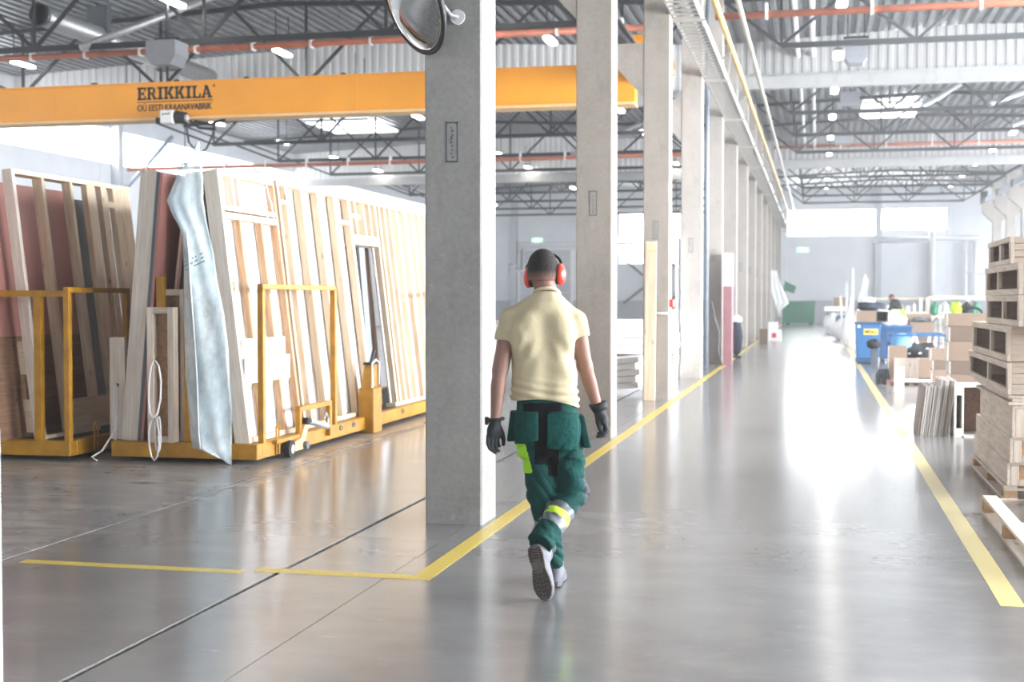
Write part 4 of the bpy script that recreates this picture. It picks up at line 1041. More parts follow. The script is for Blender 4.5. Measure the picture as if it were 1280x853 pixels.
carton((-1.75, 50.05, .42), .35, .4, .28, 'upper white carton on the white and red one', mat='foam')
tag(obj('red_mark', MB().box(-1.62, -1.46, 49.985, 49.992, .12, .3), 'red'), 'red print patch on the far white carton', 'label')
t = thing('pink_board', 'tall pink wrapped panel standing against the fifth column', 'panel', (-2.13, 31.15, 0))
obj('panel', MB().box(0, .2, 0, .5, 0, 1.85), 'pinkwrap', t); obj('white_wrap', MB().box(-.005, .205, -.005, .505, 1.85, 2.62), 'film', t)
t = thing('coat_stand', 'dark navy jacket with white collar hanging on a stand', 'jacket', (-2.05, 35.2, 0))
o = blob('jacket', (0, 0, .05), (.3, .3, .95), 'navy', '', '', 31, .1, parent=t); blob('collar', (0, 0, .92), (.3, .3, .2), 'cloth_white', '', '', 32, .1, parent=t)
obj('stand_foot', MB().box(-.12, .12, -.12, .12, 0, .06), 'black', t)
pipe('down_pipe', [(-2.42, 29.9, 0), (-2.42, 29.9, 8.4)], .05, 'steel_blue', 'blue grey down pipe between the fourth and fifth columns')
pipe('hanging_cable', [(-2.35, 30.5, 1.5), (-2.27, 30.5, 1.1), (-2.16, 30.5, .75), (-2.2, 30.5, .35), (-2.1, 30.5, .02)], .018, 'slate', 'dark cable hanging down before the fifth column', 'cable')
for k in range(5):
    t = thing('wall_sheet', ('first' if k == 0 else ORD[k]) + ' pale standing sheet in the gaps beyond the fifth column', 'sheet', (-2.55, COLS[4 + k] + 1.2, 0), group='pale sheets between the far columns')
    obj('sheet', MB().box(0, .06, 0, 1.5 + (k % 2), 0, 2.6 + .9 * (k % 3)), 'foam', t)

# timber board against column three, fire button, thin sheet
t = thing('timber_board', 'pale timber board with orange end mark leaning on the third column', 'board', (-2.46, 19.93, 0), rot=(R(-4), 0, 0))
obj('board', MB().box(-.08, .085, -.06, -.01, .0, 2.42), 'wood_v', t, bevel=.003); obj('end_mark', MB().box(-.055, .055, -.0615, -.06, 2.26, 2.285), 'label', t)
pipe('column_cable', [(-2.62, 20.17, 1.32), (-2.18, 20.17, 1.32)], .02, 'pipe_g', 'thin grey conduit crossing the third column at chest height')
t = thing('fire_button', 'small red alarm button on the side of the third column', 'button', (-2.2, 20.3, 1.48))
obj('box', MB().box(0, .06, -.06, .06, -.06, .06), 'red', t, bevel=.008); obj('plate', MB().box(.06, .065, -.03, .03, -.03, .03), 'white', t)
t = thing('thin_sheet', 'thin white sheet leaning beside the fourth column', 'sheet', (-2.66, 25.8, 0))
obj('sheet', MB().box(-.02, .01, -.05, .6, 0, 2.75), 'foam', t)

# stacks of white foam boards behind the second column
def foam_stack(loc, w_, d, n, th, lab, tilt=0, mat='foam', gap='ply'):
    t = thing('board_stack', lab, 'board stack', loc, 0)
    for k in range(n): obj('foam_board', MB().box(random.uniform(-.02, .02), w_ + random.uniform(-.05, .03), random.uniform(0, .05), d, k * th, (k + 1) * th - .012), mat, t)
    return t
foam_stack((-4.3, 22.0, .62), 1.75, 2.2, 3, .14, 'middle white board stack behind the second and third columns')
tag(obj('stack_bearer', MB().box(-4.2, -2.75, 22.3, 23.9, .56, .62), 'carton_d'), 'brown bearer boards under the middle white stack', 'bearer')
tag(obj('foam_block', MB().box(-4.2, -2.8, 22.4, 23.8, 0, .56), 'foam'), 'white block base under the brown bearers', 'block')
foam_stack((-4.2, 22.3, 1.03), 1.5, 1.8, 1, .16, 'upper white sheet lying across the middle stack')
t = foam_stack((-4.4, 20.6, .02), 1.7, 1.0, 5, .10, 'low slanting pile of white boards by the third column'); t.rotation_euler = (0, R(-5), 0); t.location.z = .0
foam_stack((-3.06, 25.2, 0), .42, 1.6, 9, .15, 'tall stack of white boards with brown gaps by the fourth column')
for k in range(5): tag(obj('spacer', MB().box(-3.04, -2.66, 25.14, 25.19, .32 + k * .075, .35 + k * .075), 'ply'), ('lowest', 'second lowest', 'middle', 'second highest', 'highest')[k] + ' brown spacer strip in the tall white stack', 'spacer', 'spacers in the tall white stack')
foam_stack((-8.5, 32, 0), 2.6, 2.0, 4, .22, 'broad white board stack seen behind the walking man')
foam_stack((-9.8, 38, 0), 2.4, 2.0, 3, .3, 'far white pile beyond the walking man at left', mat='mdf_face')
tag(obj('orange_box', MB().box(-4.05, -3.75, 21.7, 22.0, .0, .55), 'rust'), 'small orange box by the white boards near the second column', 'box')

# far wall fittings
def exit_sign(x, z, lab):
    t = thing('exit_sign', lab, 'sign', (x, YF - .06, z))
    obj('case', MB().box(-.42, .42, -.03, .04, -.19, .19), 'white', t); obj('panel', MB().box(-.39, .39, -.04, -.031, -.16, .16), 'exit', t)
    obj('pictogram', MB().box(-.2, .12, -.046, -.041, -.1, .1).prism([(.14, -.08), (.28, 0), (.14, .08)], 'y', -.046, -.041), 'exit_w', t)
exit_sign(-.93, 4.85, 'green exit sign on the far wall above the aisle end')
exit_sign(-18.95, 5.67, 'green exit sign on the wall above the walking man')
pipe('wall_pipe', [(4.1, YF - .3, 5.55), (10.2, YF - .3, 5.55)], .09, 'white_pipe', 'upper white pipe along the far wall at right')
pipe('wall_pipe', [(3.6, YF - .3, 5.3), (10.2, YF - .3, 5.3)], .06, 'white_pipe', 'thin white pipe just under the upper one on the far wall')
pipe('wall_pipe', [(7.25, YF - .4, 0.9), (7.25, YF - .4, 5.9)], .2, 'white_pipe', 'thick white standpipe on the far wall')
for x in (9.3, 9.9): pipe('wall_pipe', [(x, YF - .5, .5), (x, YF - .5, 5.3)], .12, 'white_pipe', 'white standpipe at the %s of the far right pair' % ('left' if x < 9.5 else 'right'))
pipe('wall_pipe', [(9.3, YF - .5, 3.3), (11, YF - .5, 3.3)], .1, 'white_pipe', 'short white cross pipe at the far right')
t = thing('white_unit', 'tall white machine cabinet at the foot of the haunched columns', 'cabinet', (8.6, 66, 0))
obj('body', MB().box(0, .9, 0, 1.2, 0, 3.6), 'foam', t, bevel=.03); obj('door_panel', MB().box(.1, .8, -.02, 0, .3, 3.3), 'white', t)
pipe('wall_pipe', [(-20.9, YF - .3, 3.9), (-20.2, YF - .3, 3.9), (-20.2, YF - .3, 5.4), (-12.0, YF - .3, 5.4)], .13, 'white_pipe', 'white stepped pipe on the wall behind the head of the man')
pipe('wall_pipe', [(-20.9, YF - .3, 3.55), (-19.85, YF - .3, 3.55), (-19.85, YF - .3, 5.05), (-12.0, YF - .3, 5.05)], .1, 'white_pipe', 'second stepped white pipe just inside the first')
tag(obj('cross_brace', MB().beam((-12.9, YF - .3, 4.3), (-11.0, YF - .3, 2.75), .25, .12).beam((-11.0, YF - .3, 2.75), (-12.9, YF - .3, 1.3), .25, .12).beam((-9.9, YF - .3, 4.3), (-8.2, YF - .3, 2.75), .25, .12).beam((-8.2, YF - .3, 2.75), (-9.9, YF - .3, 1.3), .25, .12), 'slate', loc=(0, .235, 0)), 'dark steel bracing on the far wall between the columns', 'brace')
for a, b, lab in (((XL + .4, 31.2, 4.6), (XL + .4, 33.8, 6.2), 'near slanting steel brace on the left wall by the first post'), ((XL + .4, 43.9, 5.6), (XL + .4, 47.5, 7.9), 'far slanting steel brace on the left wall')):
    tag(obj('wall_brace', MB().beam(a, b, .12, .12), 'steel_blue'), lab, 'brace')

# ================================================================== THE WALKING MAN
# built in his own frame: u to the viewer's right, v away along the view, z up; the empty carries the turn
man = thing('person', 'walking man seen from behind in pale yellow t-shirt, green work trousers, red ear muffs', 'person', (-1.386, 6.766, 0), R(12.996))
M['skin'] = plain('skin', '#8c6757', 0.55, var=0.07, scale=9, bump=.05, bscale=60)
M['hair'] = plain('hair_dark_cropped', '#241c18', 0.85, var=0.25, scale=60, bump=.6, bscale=180)
_h = M['hair'].node_tree; _bs = _h.nodes['Principled BSDF']; _src = _bs.inputs['Base Color'].links[0].from_socket
_tc = _h.nodes.new('ShaderNodeTexCoord'); _sp = _h.nodes.new('ShaderNodeSeparateXYZ'); _h.links.new(_tc.outputs['Object'], _sp.inputs[0])
_mr = _h.nodes.new('ShaderNodeMapRange'); _h.links.new(_sp.outputs['Z'], _mr.inputs['Value'])
_mr.inputs['From Min'].default_value = 1.628; _mr.inputs['From Max'].default_value = 1.685; _mr.inputs['To Min'].default_value = .1
_mx = _h.nodes.new('ShaderNodeMix'); _mx.data_type = 'RGBA'; _h.links.new(_mr.outputs[0], _mx.inputs[0]); _mx.inputs[6].default_value = lin('#8a6353'); _h.links.new(_src, _mx.inputs[7])
_h.links.new(_mx.outputs[2], _bs.inputs['Base Color'])
M['shirt'] = plain('shirt_pale_yellow', '#c3b695', 0.85, var=0.03, scale=7, bump=.25, bscale=26)
M['muff'] = plain('muff_red', '#e2402c', 0.28, var=0.03)
M['tro'] = plain('trouser_green', '#0c403b', 0.8, var=0.14, scale=10, bump=.6, bscale=40)
M['tro_light'] = plain('trouser_pocket_green', '#0e4640', 0.8, var=0.12, scale=9, bump=.6, bscale=40)
M['tro_black'] = plain('trouser_black', '#09090b', 0.85, var=0.15, bump=.2)
M['refl'] = plain('reflective_grey', '#62686c', 0.45, var=0.08, scale=20)
M['neon'] = plain('neon_yellow', '#c8ee3a', 0.6, var=0.03)
M['neon_g'] = plain('neon_green', '#9fdc1e', 0.6, var=0.05)
_t = NT('knee_camo'); _f = _t.noise(_t.coords(), 26, 5, .7)
_t.l(_t.ramp(_f, [(.46, lin('#14161c')), (.66, lin('#565b63'))]), _t.b.inputs['Base Color']); _t.b.inputs['Roughness'].default_value = .8
M['camo'] = _t.m
M['glove'] = plain('glove_dark', '#212427', 0.7, var=0.18, scale=30, bump=.3)
M['glove_cuff'] = plain('glove_cuff_black', '#191a1c', 0.7)
M['shoe'] = plain('shoe_grey', '#5e6066', 0.6, var=0.08, scale=14)
M['sole'] = plain('sole_grey_brown', '#6e655f', 0.8, var=0.12, scale=20)
M['tread'] = plain('tread_dark', '#4a423d', 0.85, var=0.12, scale=20)

for _k in ('tro', 'tro_light', 'tro_black', 'shirt'): M[_k].node_tree.nodes['Principled BSDF'].inputs['Specular IOR Level'].default_value = .15

def surface_net(fn, lo, hi, h):
    ax = [np.arange(lo[i], hi[i] + h, h, dtype=np.float32) for i in range(3)]
    U, V, Z = np.meshgrid(*ax, indexing='ij')
    D = fn(np.stack([U, V, Z], -1)).astype(np.float32)
    n = np.array(D.shape) - 1
    cn = [(i, j, k) for i in (0, 1) for j in (0, 1) for k in (0, 1)]
    sl = lambda c: D[c[0]:c[0] + n[0], c[1]:c[1] + n[1], c[2]:c[2] + n[2]]
    cnt = np.zeros(n, np.float32); P = np.zeros((*n, 3), np.float32)
    for a in cn:
        for d in range(3):
            if a[d]: continue
            b = list(a); b[d] = 1
            A, B = sl(a), sl(tuple(b)); cr = (A < 0) != (B < 0)
            t = np.where(cr, A / np.where(cr, A - B, 1), 0)
            for e in range(3): P[..., e] += np.where(cr, a[e] + (t if e == d else 0), 0)
            cnt += cr
    act = cnt > 0
    idx = np.full(n, -1, np.int64); idx[act] = np.arange(act.sum())
    ijk = np.argwhere(act)
    vs = (ijk + P[act] / cnt[act][:, None]) * h + np.array(lo)
    faces = []
    for d in range(3):
        e, f = (d + 1) % 3, (d + 2) % 3
        s0 = [slice(1, m) for m in n]; s0[d] = slice(0, n[d])
        s1 = list(s0); s1[d] = slice(1, n[d] + 1)
        A, B = D[tuple(s0)], D[tuple(s1)]
        cr = np.argwhere((A < 0) != (B < 0))
        if not len(cr): continue
        off = np.array([1, 1, 1]); off[d] = 0
        c = cr + off
        flip = A[tuple(cr.T)] >= 0
        def cell(de, df):
            q = c.copy(); q[:, e] -= de; q[:, f] -= df; return idx[tuple(q.T)]
        q = np.stack([cell(1, 1), cell(0, 1), cell(0, 0), cell(1, 0)], 1)
        q[flip] = q[flip][:, ::-1]
        faces.append(q)
    return vs, np.concatenate(faces)

def sdf_obj(name, fn, lo, hi, h, mats, parent, classify=None, label=None):
    vs, fs = surface_net(fn, lo, hi, h)
    me = bpy.data.meshes.new(name); me.from_pydata(vs.tolist(), [], fs.tolist())
    for m in mats: me.materials.append(M[m])
    if classify is not None:
        c = vs[fs].mean(1)
        nrm = np.cross(vs[fs[:, 2]] - vs[fs[:, 0]], vs[fs[:, 3]] - vs[fs[:, 1]]); nrm /= np.linalg.norm(nrm, axis=1)[:, None] + 1e-9
        me.polygons.foreach_set('material_index', classify(c, nrm).astype(np.int32))
    me.polygons.foreach_set('use_smooth', [True] * len(fs)); me.update()
    o = bpy.data.objects.new(name, me); C.objects.link(o); o.parent = parent
    if label: o['label'] = label
    return o

A_ = lambda *p: np.array(p, np.float32)
def cap(P, a, b, ra, rb):
    a = A_(*a); b = A_(*b); d = b - a
    t = np.clip(((P - a) @ d) / (d @ d), 0, 1)
    return np.linalg.norm(P - a - t[..., None] * d, axis=-1) - (ra + (rb - ra) * t)
def chain(P, pts, rs, k=0.0):
    D = None
    for i in range(len(pts) - 1):
        c = cap(P, pts[i], pts[i + 1], rs[i], rs[i + 1])
        D = c if D is None else (smin(D, c, k) if k else np.minimum(D, c))
    return D
def ell(P, c, r):
    q = P - A_(*c); r = A_(*r)
    k0 = np.linalg.norm(q / r, axis=-1); k1 = np.linalg.norm(q / (r * r), axis=-1) + 1e-9
    return k0 * (k0 - 1) / k1
def smin(a, b, k):
    h = np.clip(.5 + .5 * (b - a) / k, 0, 1)
    return b + (a - b) * h - k * h * (1 - h)
smax = lambda a, b, k: -smin(-a, -b, k)
def loft(P, tab, ex=2.4):
    """stack of rounded sections: z, centre u, centre v, half width, half depth"""
    T = np.array(tab, np.float32); z = P[..., 2]
    cu, cv, hu, hv = [np.interp(z, T[:, 0], T[:, i]) for i in (1, 2, 3, 4)]
    q = (np.abs((P[..., 0] - cu) / hu) ** ex + np.abs((P[..., 1] - cv) / hv) ** ex) ** (1 / ex)
    d = (q - 1) * np.minimum(hu, hv)
    return np.maximum(d, np.maximum(T[0, 0] - z, z - T[-1, 0]))
def plane(P, p, n):
    n = A_(*n); n = n / np.linalg.norm(n); return (P - A_(*p)) @ n

HC = (-.009, .03, 1.687)
fw = A_(.225, .974, 0); rt = A_(.974, -.225, 0)
def hp(r, f, z): return tuple(A_(*HC) + rt * r + fw * f + A_(0, 0, z))
LSH, LEL, LWR = (-.182, .0, 1.425), (-.232, -.06, 1.167), (-.256, -.10, .915)
RSH, REL, RWR = (.166, .0, 1.412), (.214, .03, 1.183), (.281, .12, .968)
LHP, LKN, LHM = (-.062, .0, .86), (-.008, .06, .50), (.046, .10, .115)
RHP, RKN, RHM = (.088, .0, .86), (.160, .07, .51), (-.030, -.20, .285)

def head(P):
    d = ell(P, HC, (.073, .097, .103))
    d = smin(d, ell(P, hp(0, .045, -.075), (.052, .060, .062)), .04)
    d = smin(d, ell(P, hp(0, .075, -.02), (.056, .035, .07)), .03)
    d = smin(d, cap(P, hp(0, .100, .005), hp(0, .125, -.035), .010, .015), .012)       # nose
    for s in (-1, 1):
        d = smax(d, -ell(P, hp(s * .032, .116, .008), (.017, .014, .011)), .012)     # eye sockets
        d = smin(d, ell(P, hp(s * .032, .101, .008), (.012, .012, .011)), .004)      # eyeballs
        d = smin(d, ell(P, hp(s * .078, .0, -.01), (.010, .028, .034)), .008)        # ears
    d = smin(d, cap(P, hp(-.018, .106, -.068), hp(.018, .106, -.068), .006, .006), .008) # lips
    d = smin(d, ell(P, hp(0, .09, -.108), (.02, .018, .014)), .02)                    # chin
    return d
def body(P):
    d = head(P)
    d = smin(d, cap(P, (.0, .015, 1.64), (.010, -.002, 1.52), .054, .060), .025)
    d = smin(d, loft(P, [(.86, .01, 0, .14, .09), (1.0, .005, 0, .135, .09), (1.2, 0, 0, .145, .095), (1.36, -.005, .01, .15, .10), (1.5, 0, 0, .08, .07), (1.56, .005, 0, .04, .04)]), .03)
    d = smin(d, chain(P, [LSH, LEL], [.050, .040]), .03)
    d = smin(d, chain(P, [(-.222, -.045, 1.22), LEL, (-.243, -.08, 1.08), LWR], [.036, .036, .039, .026]), .02)
    d = smin(d, chain(P, [RSH, REL], [.048, .037]), .03)
    d = smin(d, chain(P, [REL, (.238, .07, 1.10), RWR], [.036, .038, .027]), .02)
    d = smin(d, ell(P, (REL[0] + .004, REL[1] - .02, REL[2] - .004), (.02, .022, .02)), .015)
    d = smin(d, cap(P, LWR, (LWR[0], LWR[1], .86), .022, .018), .01)
    d = smin(d, cap(P, RWR, (.305, .13, .91), .022, .018), .01)
    for h_, k_, m_ in ((LHP, LKN, LHM), (RHP, RKN, RHM)): d = smin(d, chain(P, [h_, k_, tuple(A_(*k_) + (A_(*m_) - A_(*k_)) * .78)], [.075, .048, .030]), .02)
    return d
bo = sdf_obj('body', body, (-.36, -.32, .05), (.38, .24, 1.82), .0075, ['skin'], man)

def hair(P):
    d = ell(P, HC, (.0785, .1025, .1085))
    d = smin(d, ell(P, hp(0, -.045, -.03), (.073, .060, .076)), .02)
    d = smin(d, ell(P, hp(0, -.012, .028), (.071, .088, .076)), .02)
    r = P - A_(*HC); f = r @ fw; z = r[..., 2]
    d = smax(d, (f - .055) - np.clip(z, 0, 1) * .35, .01)                     # hairline in front
    d = smax(d, (-.058 - z) + np.clip(f + .02, 0, 1) * .8, .012)                # nape
    return d + .0012 * np.sin(P[..., 0] * 310) * np.sin(P[..., 2] * 290 + P[..., 1] * 200)
sdf_obj('hair', hair, (-.12, -.12, 1.6), (.11, .16, 1.82), .005, ['hair'], man)

em = bpy.data.objects.new('ear_muffs', None); C.objects.link(em); em.parent = man
for s, cc, sz in ((1, (.082, .015, 1.664), (.029, .047, .058)), (-1, (-.083, .045, 1.648), (.026, .045, .056))):
    n_ = rt * s
    def cup(P, c=cc, z=sz, n=n_):
        q = P - A_(*c); L = np.stack([q @ n, q @ fw, q[..., 2] + .12 * (q @ n)], -1)
        return smax(ell(L, (0, 0, 0), z), -(L[..., 0] + .010), .006)
    def cush(P, c=cc, n=n_):
        q = P - A_(*c); L = np.stack([q @ n, q @ fw, q[..., 2]], -1)
        return smax(ell(L, (-.014, 0, 0), (.05, .043, .053)), np.abs(L[..., 0] + .018) - .010, .006)
    lo = tuple(np.array(cc) - .09); hi = tuple(np.array(cc) + .09)
    o = sdf_obj('cup', cup, lo, hi, .004, ['muff'], em); sdf_obj('cushion', cush, lo, hi, .004, ['black'], em)
bp = []
for i in range(15):
    a = math.pi * i / 14
    p = A_(*HC) + rt * (.094 * math.cos(a) + .004) + fw * (.01 + .075 * math.sin(a)) + A_(0, 0, .005 + .083 * math.sin(a))
    bp.append(tuple(p))
obj('headband', MB().tube(bp, .0075, 8), 'black', em, smooth=True)
for i in (1, 13): obj('band_slider', MB().tube([bp[i], tuple(A_(*bp[i]) - A_(0, 0, .03))], .011, 8), 'slate', em)

def folds(P):
    u, v, z = P[..., 0], P[..., 1], P[..., 2]
    low = np.exp(-((z - 1.03) / .06) ** 2)
    f = .0055 * low * np.sin(z * 150 + np.sin(u * 9 + 1) * 2.2 + u * 16)
    f += .0045 * np.sin(u * 48 + np.sin(z * 7) * 1.3 + z * 4) * np.clip((1.45 - z) * 4, 0, 1) * np.clip((z - 1.0) * 3, 0, 1)
    f += .003 * np.sin((u * .8 + z * .6) * 60) * np.exp(-((z - 1.36) / .1) ** 2) * np.clip(np.abs(u) * 12 - .6, 0, 1)
    f += .005 * np.sin((z - u * 1.6) * 40) * np.exp(-((u + .10) / .06) ** 2 - ((z - 1.27) / .08) ** 2)
    f += .005 * np.sin((z + u * 1.4) * 40 + 2) * np.exp(-((u - .10) / .06) ** 2 - ((z - 1.29) / .08) ** 2)
    f += .005 * np.sin((z + u * .5) * 44 + 1.2) * np.exp(-((u - .12) / .09) ** 2 - ((z - 1.16) / .1) ** 2)
    return f
def shirt(P):
    u = P[..., 0]
    t = loft(P, [(.93, .004, .0, .181, .128), (1.0, .0, .0, .179, .128), (1.06, .0, 0, .175, .124), (1.15, 0, .0, .170, .122), (1.22, -.006, .003, .1655, .124), (1.32, -.016, .005, .1665, .130), (1.40, -.012, .008, .172, .122), (1.46, -.005, .005, .145, .10), (1.52, .004, .0, .103, .086), (1.56, .008, .0, .072, .072), (1.60, .010, .0, .062, .064)], 2.5)
    for s in (-1, 1): t = smin(t, ell(P, (s * .085 - .01, -.075, 1.35), (.075, .05, .10)), .05)      # shoulder blades
    t = smax(t, -cap(P, (-.005, -.15, 1.42), (0, -.158, 1.05), .022, .03), .06)                       # spine
    t = smin(t, cap(P, (.004, .0, 1.545), (-.175, -.0, 1.437), .042, .050), .035)
    t = smin(t, cap(P, (.006, .0, 1.545), (.162, .0, 1.425), .042, .050), .035)
    le = smax(cap(P, LSH, (-.218, -.042, 1.25), .058, .056), plane(P, (-.200, -.02, 1.312), (-.25, -.1, -1)), .006)
    re = smax(cap(P, RSH, (.200, .018, 1.27), .054, .052), plane(P, (.190, .01, 1.335), (.22, .05, -1)), .006)
    t = smin(smin(t, le, .025), re, .025)
    t = t + folds(P)
    hem = .985 + .028 * np.cos(u * 9) - u * .10
    t = smax(t, hem - P[..., 2], .006)
    t = smax(t, -cap(P, (.010, -.02, 1.60), (.012, .05, 1.545), .058, .058) if False else plane(P, (.010, -.06, 1.576), (0, .42, 1)), .006)
    return t
sdf_obj('t_shirt', shirt, (-.30, -.17, .93), (.30, .17, 1.62), .006, ['shirt'], man)
ring = [( .010 + .066 * math.cos(a), .000 + .068 * math.sin(a), 1.560 - .030 * math.sin(a)) for a in [2 * math.pi * i / 28 for i in range(28)]]
obj('collar', MB().tube(ring, 0.010, 8, True), 'shirt', man, smooth=True)

def legs(P):
    pel = loft(P, [(.72, .012, 0, .14, .09), (.80, .012, 0, .158, .115), (.87, .012, 0, .162, .122), (.95, .010, 0, .158, .118), (1.03, .006, 0, .150, .108)], 2.6)
    for s in (-1, 1): pel = smin(pel, ell(P, (.012 + s * .068, -.062, .865), (.082, .07, .10)), .05)
    L = chain(P, [LHP, LKN, LHM], [.094, .070, .060], .05)
    Rr = chain(P, [RHP, RKN, RHM], [.102, .069, .068], .05)
    L = smax(L, plane(P, LHM, np.array(LHM) - np.array(LKN)), .006)
    Rr = smax(Rr, plane(P, RHM, np.array(RHM) - np.array(RKN)), .006)
    d = smin(smin(pel, L, .04), Rr, .04)
    u, v, z = P[..., 0], P[..., 1], P[..., 2]
    rg = lambda a: 1 - 2 * np.abs(np.sin(a)) ** .7
    f = .006 * rg(z * 42 + np.sin(u * 22) * 1.6 + u * 24 + v * 9) * np.exp(-((z - .49) / .13) ** 2)
    f += .006 * rg(z * 58 + u * 30 + v * 26 + np.sin(z * 23 + v * 8)) * np.exp(-((z - .19) / .12) ** 2)
    f += .006 * rg((z - u * .9) * 36 + np.sin(u * 17 + 2) * .8) * np.exp(-((z - .73) / .075) ** 2)
    f += .0045 * np.sin(u * 46 + z * 30 + np.sin(z * 18) * 1.4) * np.exp(-((z - .62) / .12) ** 2)
    return d + f
KA, KB = A_(*RKN), A_(*RHM)
def tcls(c, n):
    u, v, z = c.T
    px = 668 + u * 1650 / (6.89 + v); py = 375 + (1.53 - z) * 1650 / (6.89 + v)
    m = np.zeros(len(c)); back = n[:, 1] < .25
    m[back & (py > 505) & (py < 515) & (px > 641) & (px < 688)] = 1
    m[back & (py >= 514) & (py < 556) & (px > 657) & (px < 673)] = 1
    m[back & (py >= 551) & (py < 582) & (px > 655) & (px < 685)] = 1
    m[back & (py >= 578) & (py < 597) & (px > 672) & (px < 684)] = 1
    m[(py > 556) & (py < 593) & (px < 643 + (py - 556) * .28) & (px < 652)] = 3
    tt = ((c - KA) @ (KB - KA)) / float((KB - KA) @ (KB - KA))
    dist = np.linalg.norm(c - (KA + np.clip(tt, 0, 1.1)[:, None] * (KB - KA)), axis=1)
    rl = (dist < .085) & (tt > .05)
    on = rl & ((u - LKN[0]) * .6 + (v - LKN[1]) * -1.0 > .03)
    m[on & (tt > .36) & (tt < .72)] = 2
    m[on & (tt > .47) & (tt < .58)] = 4
    ll = (m == 0) & (v > -.03) & (z < .36) & (z > .305) & (u < .1)
    m[ll] = 2
    kn = (u > .165) & (z < .63) & (z > .37) & ((n[:, 1] > -.45) | (u > .208))
    m[kn] = 5
    return m
tr_o = sdf_obj('trousers', legs, (-.20, -.33, .06), (.29, .22, 1.04), .0055, ['tro', 'tro_black', 'refl', 'neon_g', 'neon', 'camo'], man, tcls)

def back_pocket(u0, u1, z0, z1, sag):
    def f(P):
        d = np.abs(legs(P) - .014) - .006 - .006 * np.clip((z1 - P[..., 2]) * 5, 0, 1)
        u, v, z = P[..., 0], P[..., 1], P[..., 2]
        d = smax(d, np.maximum(u0 - u, u - u1), .006)
        return smax(smax(d, np.maximum(z0 + sag * (u - u0) / (u1 - u0) - z, z - z1), .006), v + .03, .004)
    return f
sdf_obj('holster_pocket', back_pocket(-.156, -.036, .795, .955, .01), (-.2, -.2, .74), (.0, .0, 1.0), .005, ['tro_light'], man)
sdf_obj('holster_pocket', back_pocket(.008, .172, .765, .945, -.02), (-.02, -.2, .72), (.21, .0, .98), .005, ['tro_light'], man)
def side_pocket(c, tilt, w_, d_, h_):
    def f(P):
        q = P - A_(*c); x = q[..., 0] - tilt * q[..., 2]
        e = np.abs(np.stack([x, q[..., 1], q[..., 2]], -1)) - A_(w_, d_, h_) * np.stack([np.ones_like(x), 1 + 0 * x, np.ones_like(x)], -1)
        return np.linalg.norm(np.maximum(e, 0), axis=-1) + np.minimum(e.max(-1), 0) - .008
    return f
for c, tl_, h_ in (((-.168, .015, .868), .12, .070), ((.203, .01, .842), -.22, .076)):
    sdf_obj('holster_pocket', side_pocket(c, tl_, .013, .055, h_), tuple(np.array(c) - .13), tuple(np.array(c) + .13), .005, ['tro'], man)

# ---- gloves, five fingers each
def glove_l(P):
    w = (LWR[0] - .001, LWR[1])
    d = smin(cap(P, (w[0], w[1], .90), (-.262, -.10, .868), .030, .030), cap(P, (-.275, -.105, .85), (-.245, -.085, .845), .022, .022), .03)
    d = smin(d, cap(P, (-.280, -.108, .83), (-.248, -.085, .828), .017, .017), .02)
    F = [((-.293, -.112, .828), (-.296, -.114, .790), (-.286, -.108, .762), (-.277, -.098, .752)), ((-.276, -.106, .822), (-.276, -.106, .778), (-.265, -.098, .746), (-.256, -.088, .738)),
         ((-.259, -.098, .822), (-.258, -.090, .782), (-.248, -.078, .750), (-.240, -.066, .744)), ((-.246, -.088, .826), (-.246, -.072, .795), (-.240, -.056, .772), (-.236, -.046, .768))]
    for f in F: d = smin(d, chain(P, f, [.0115, .0100, .0092, .0082]), .003)
    return smin(d, chain(P, [(-.240, -.084, .872), (-.220, -.080, .832), (-.215, -.076, .797), (-.216, -.072, .780)], [.015, .0130, .0115, .0105]), .010)
gl = sdf_obj('glove', glove_l, (-.34, -.17, .70), (-.17, -.0, .95), .0035, ['glove'], man, label='dark grey glove on the hanging left hand')
obj('cuff', MB().tube([(-.258 + .042 * math.cos(a), -.10 + .036 * math.sin(a), .912 + .004 * math.cos(a)) for a in [2 * math.pi * i / 20 for i in range(20)]], .0085, 8, True), 'glove_cuff', gl, smooth=True)
obj('cuff_tab', MB().box(-.312, -.29, -.115, -.085, .885, .925), 'glove_cuff', gl, bevel=.004)
def glove_r(P):
    d = smin(cap(P, (.288, .125, .955), (.305, .13, .905), .030, .031), cap(P, (.315, .105, .885), (.318, .150, .88), .024, .024), .03)
    F = [((.322, .098, .875), (.333, .096, .842), (.316, .098, .815), (.290, .10, .808)), ((.325, .117, .872), (.338, .116, .835), (.318, .118, .806), (.286, .12, .799)),
         ((.325, .136, .872), (.337, .138, .838), (.318, .14, .81), (.290, .142, .803)), ((.320, .154, .875), (.330, .158, .845), (.314, .16, .82), (.294, .162, .814))]
    for f in F: d = smin(d, chain(P, f, [.0120, .0105, .0098, .0088]), .003)
    return smin(d, chain(P, [(.288, .12, .918), (.286, .10, .88), (.296, .096, .848), (.304, .098, .832)], [.016, .014, .0125, .0115]), .012)
gr = sdf_obj('glove', glove_r, (.22, .05, .77), (.38, .22, 1.0), .0035, ['glove'], man, label='dark glove with loose open cuff on the forward right hand')
cf = MB(); rws = []
for hh, rr_ in ((-.018, .036), (.0, .041), (.024, .047)):
    rws.append([(.294 + rr_ * math.cos(a) - hh * .35, .128 + rr_ * .9 * math.sin(a), .957 + hh + .42 * rr_ * math.cos(a) * .6) for a in [2 * math.pi * i / 22 for i in range(23)]])
obj('cuff', cf.grid(rws), 'glove_cuff', gr, smooth=True, solid=.006)

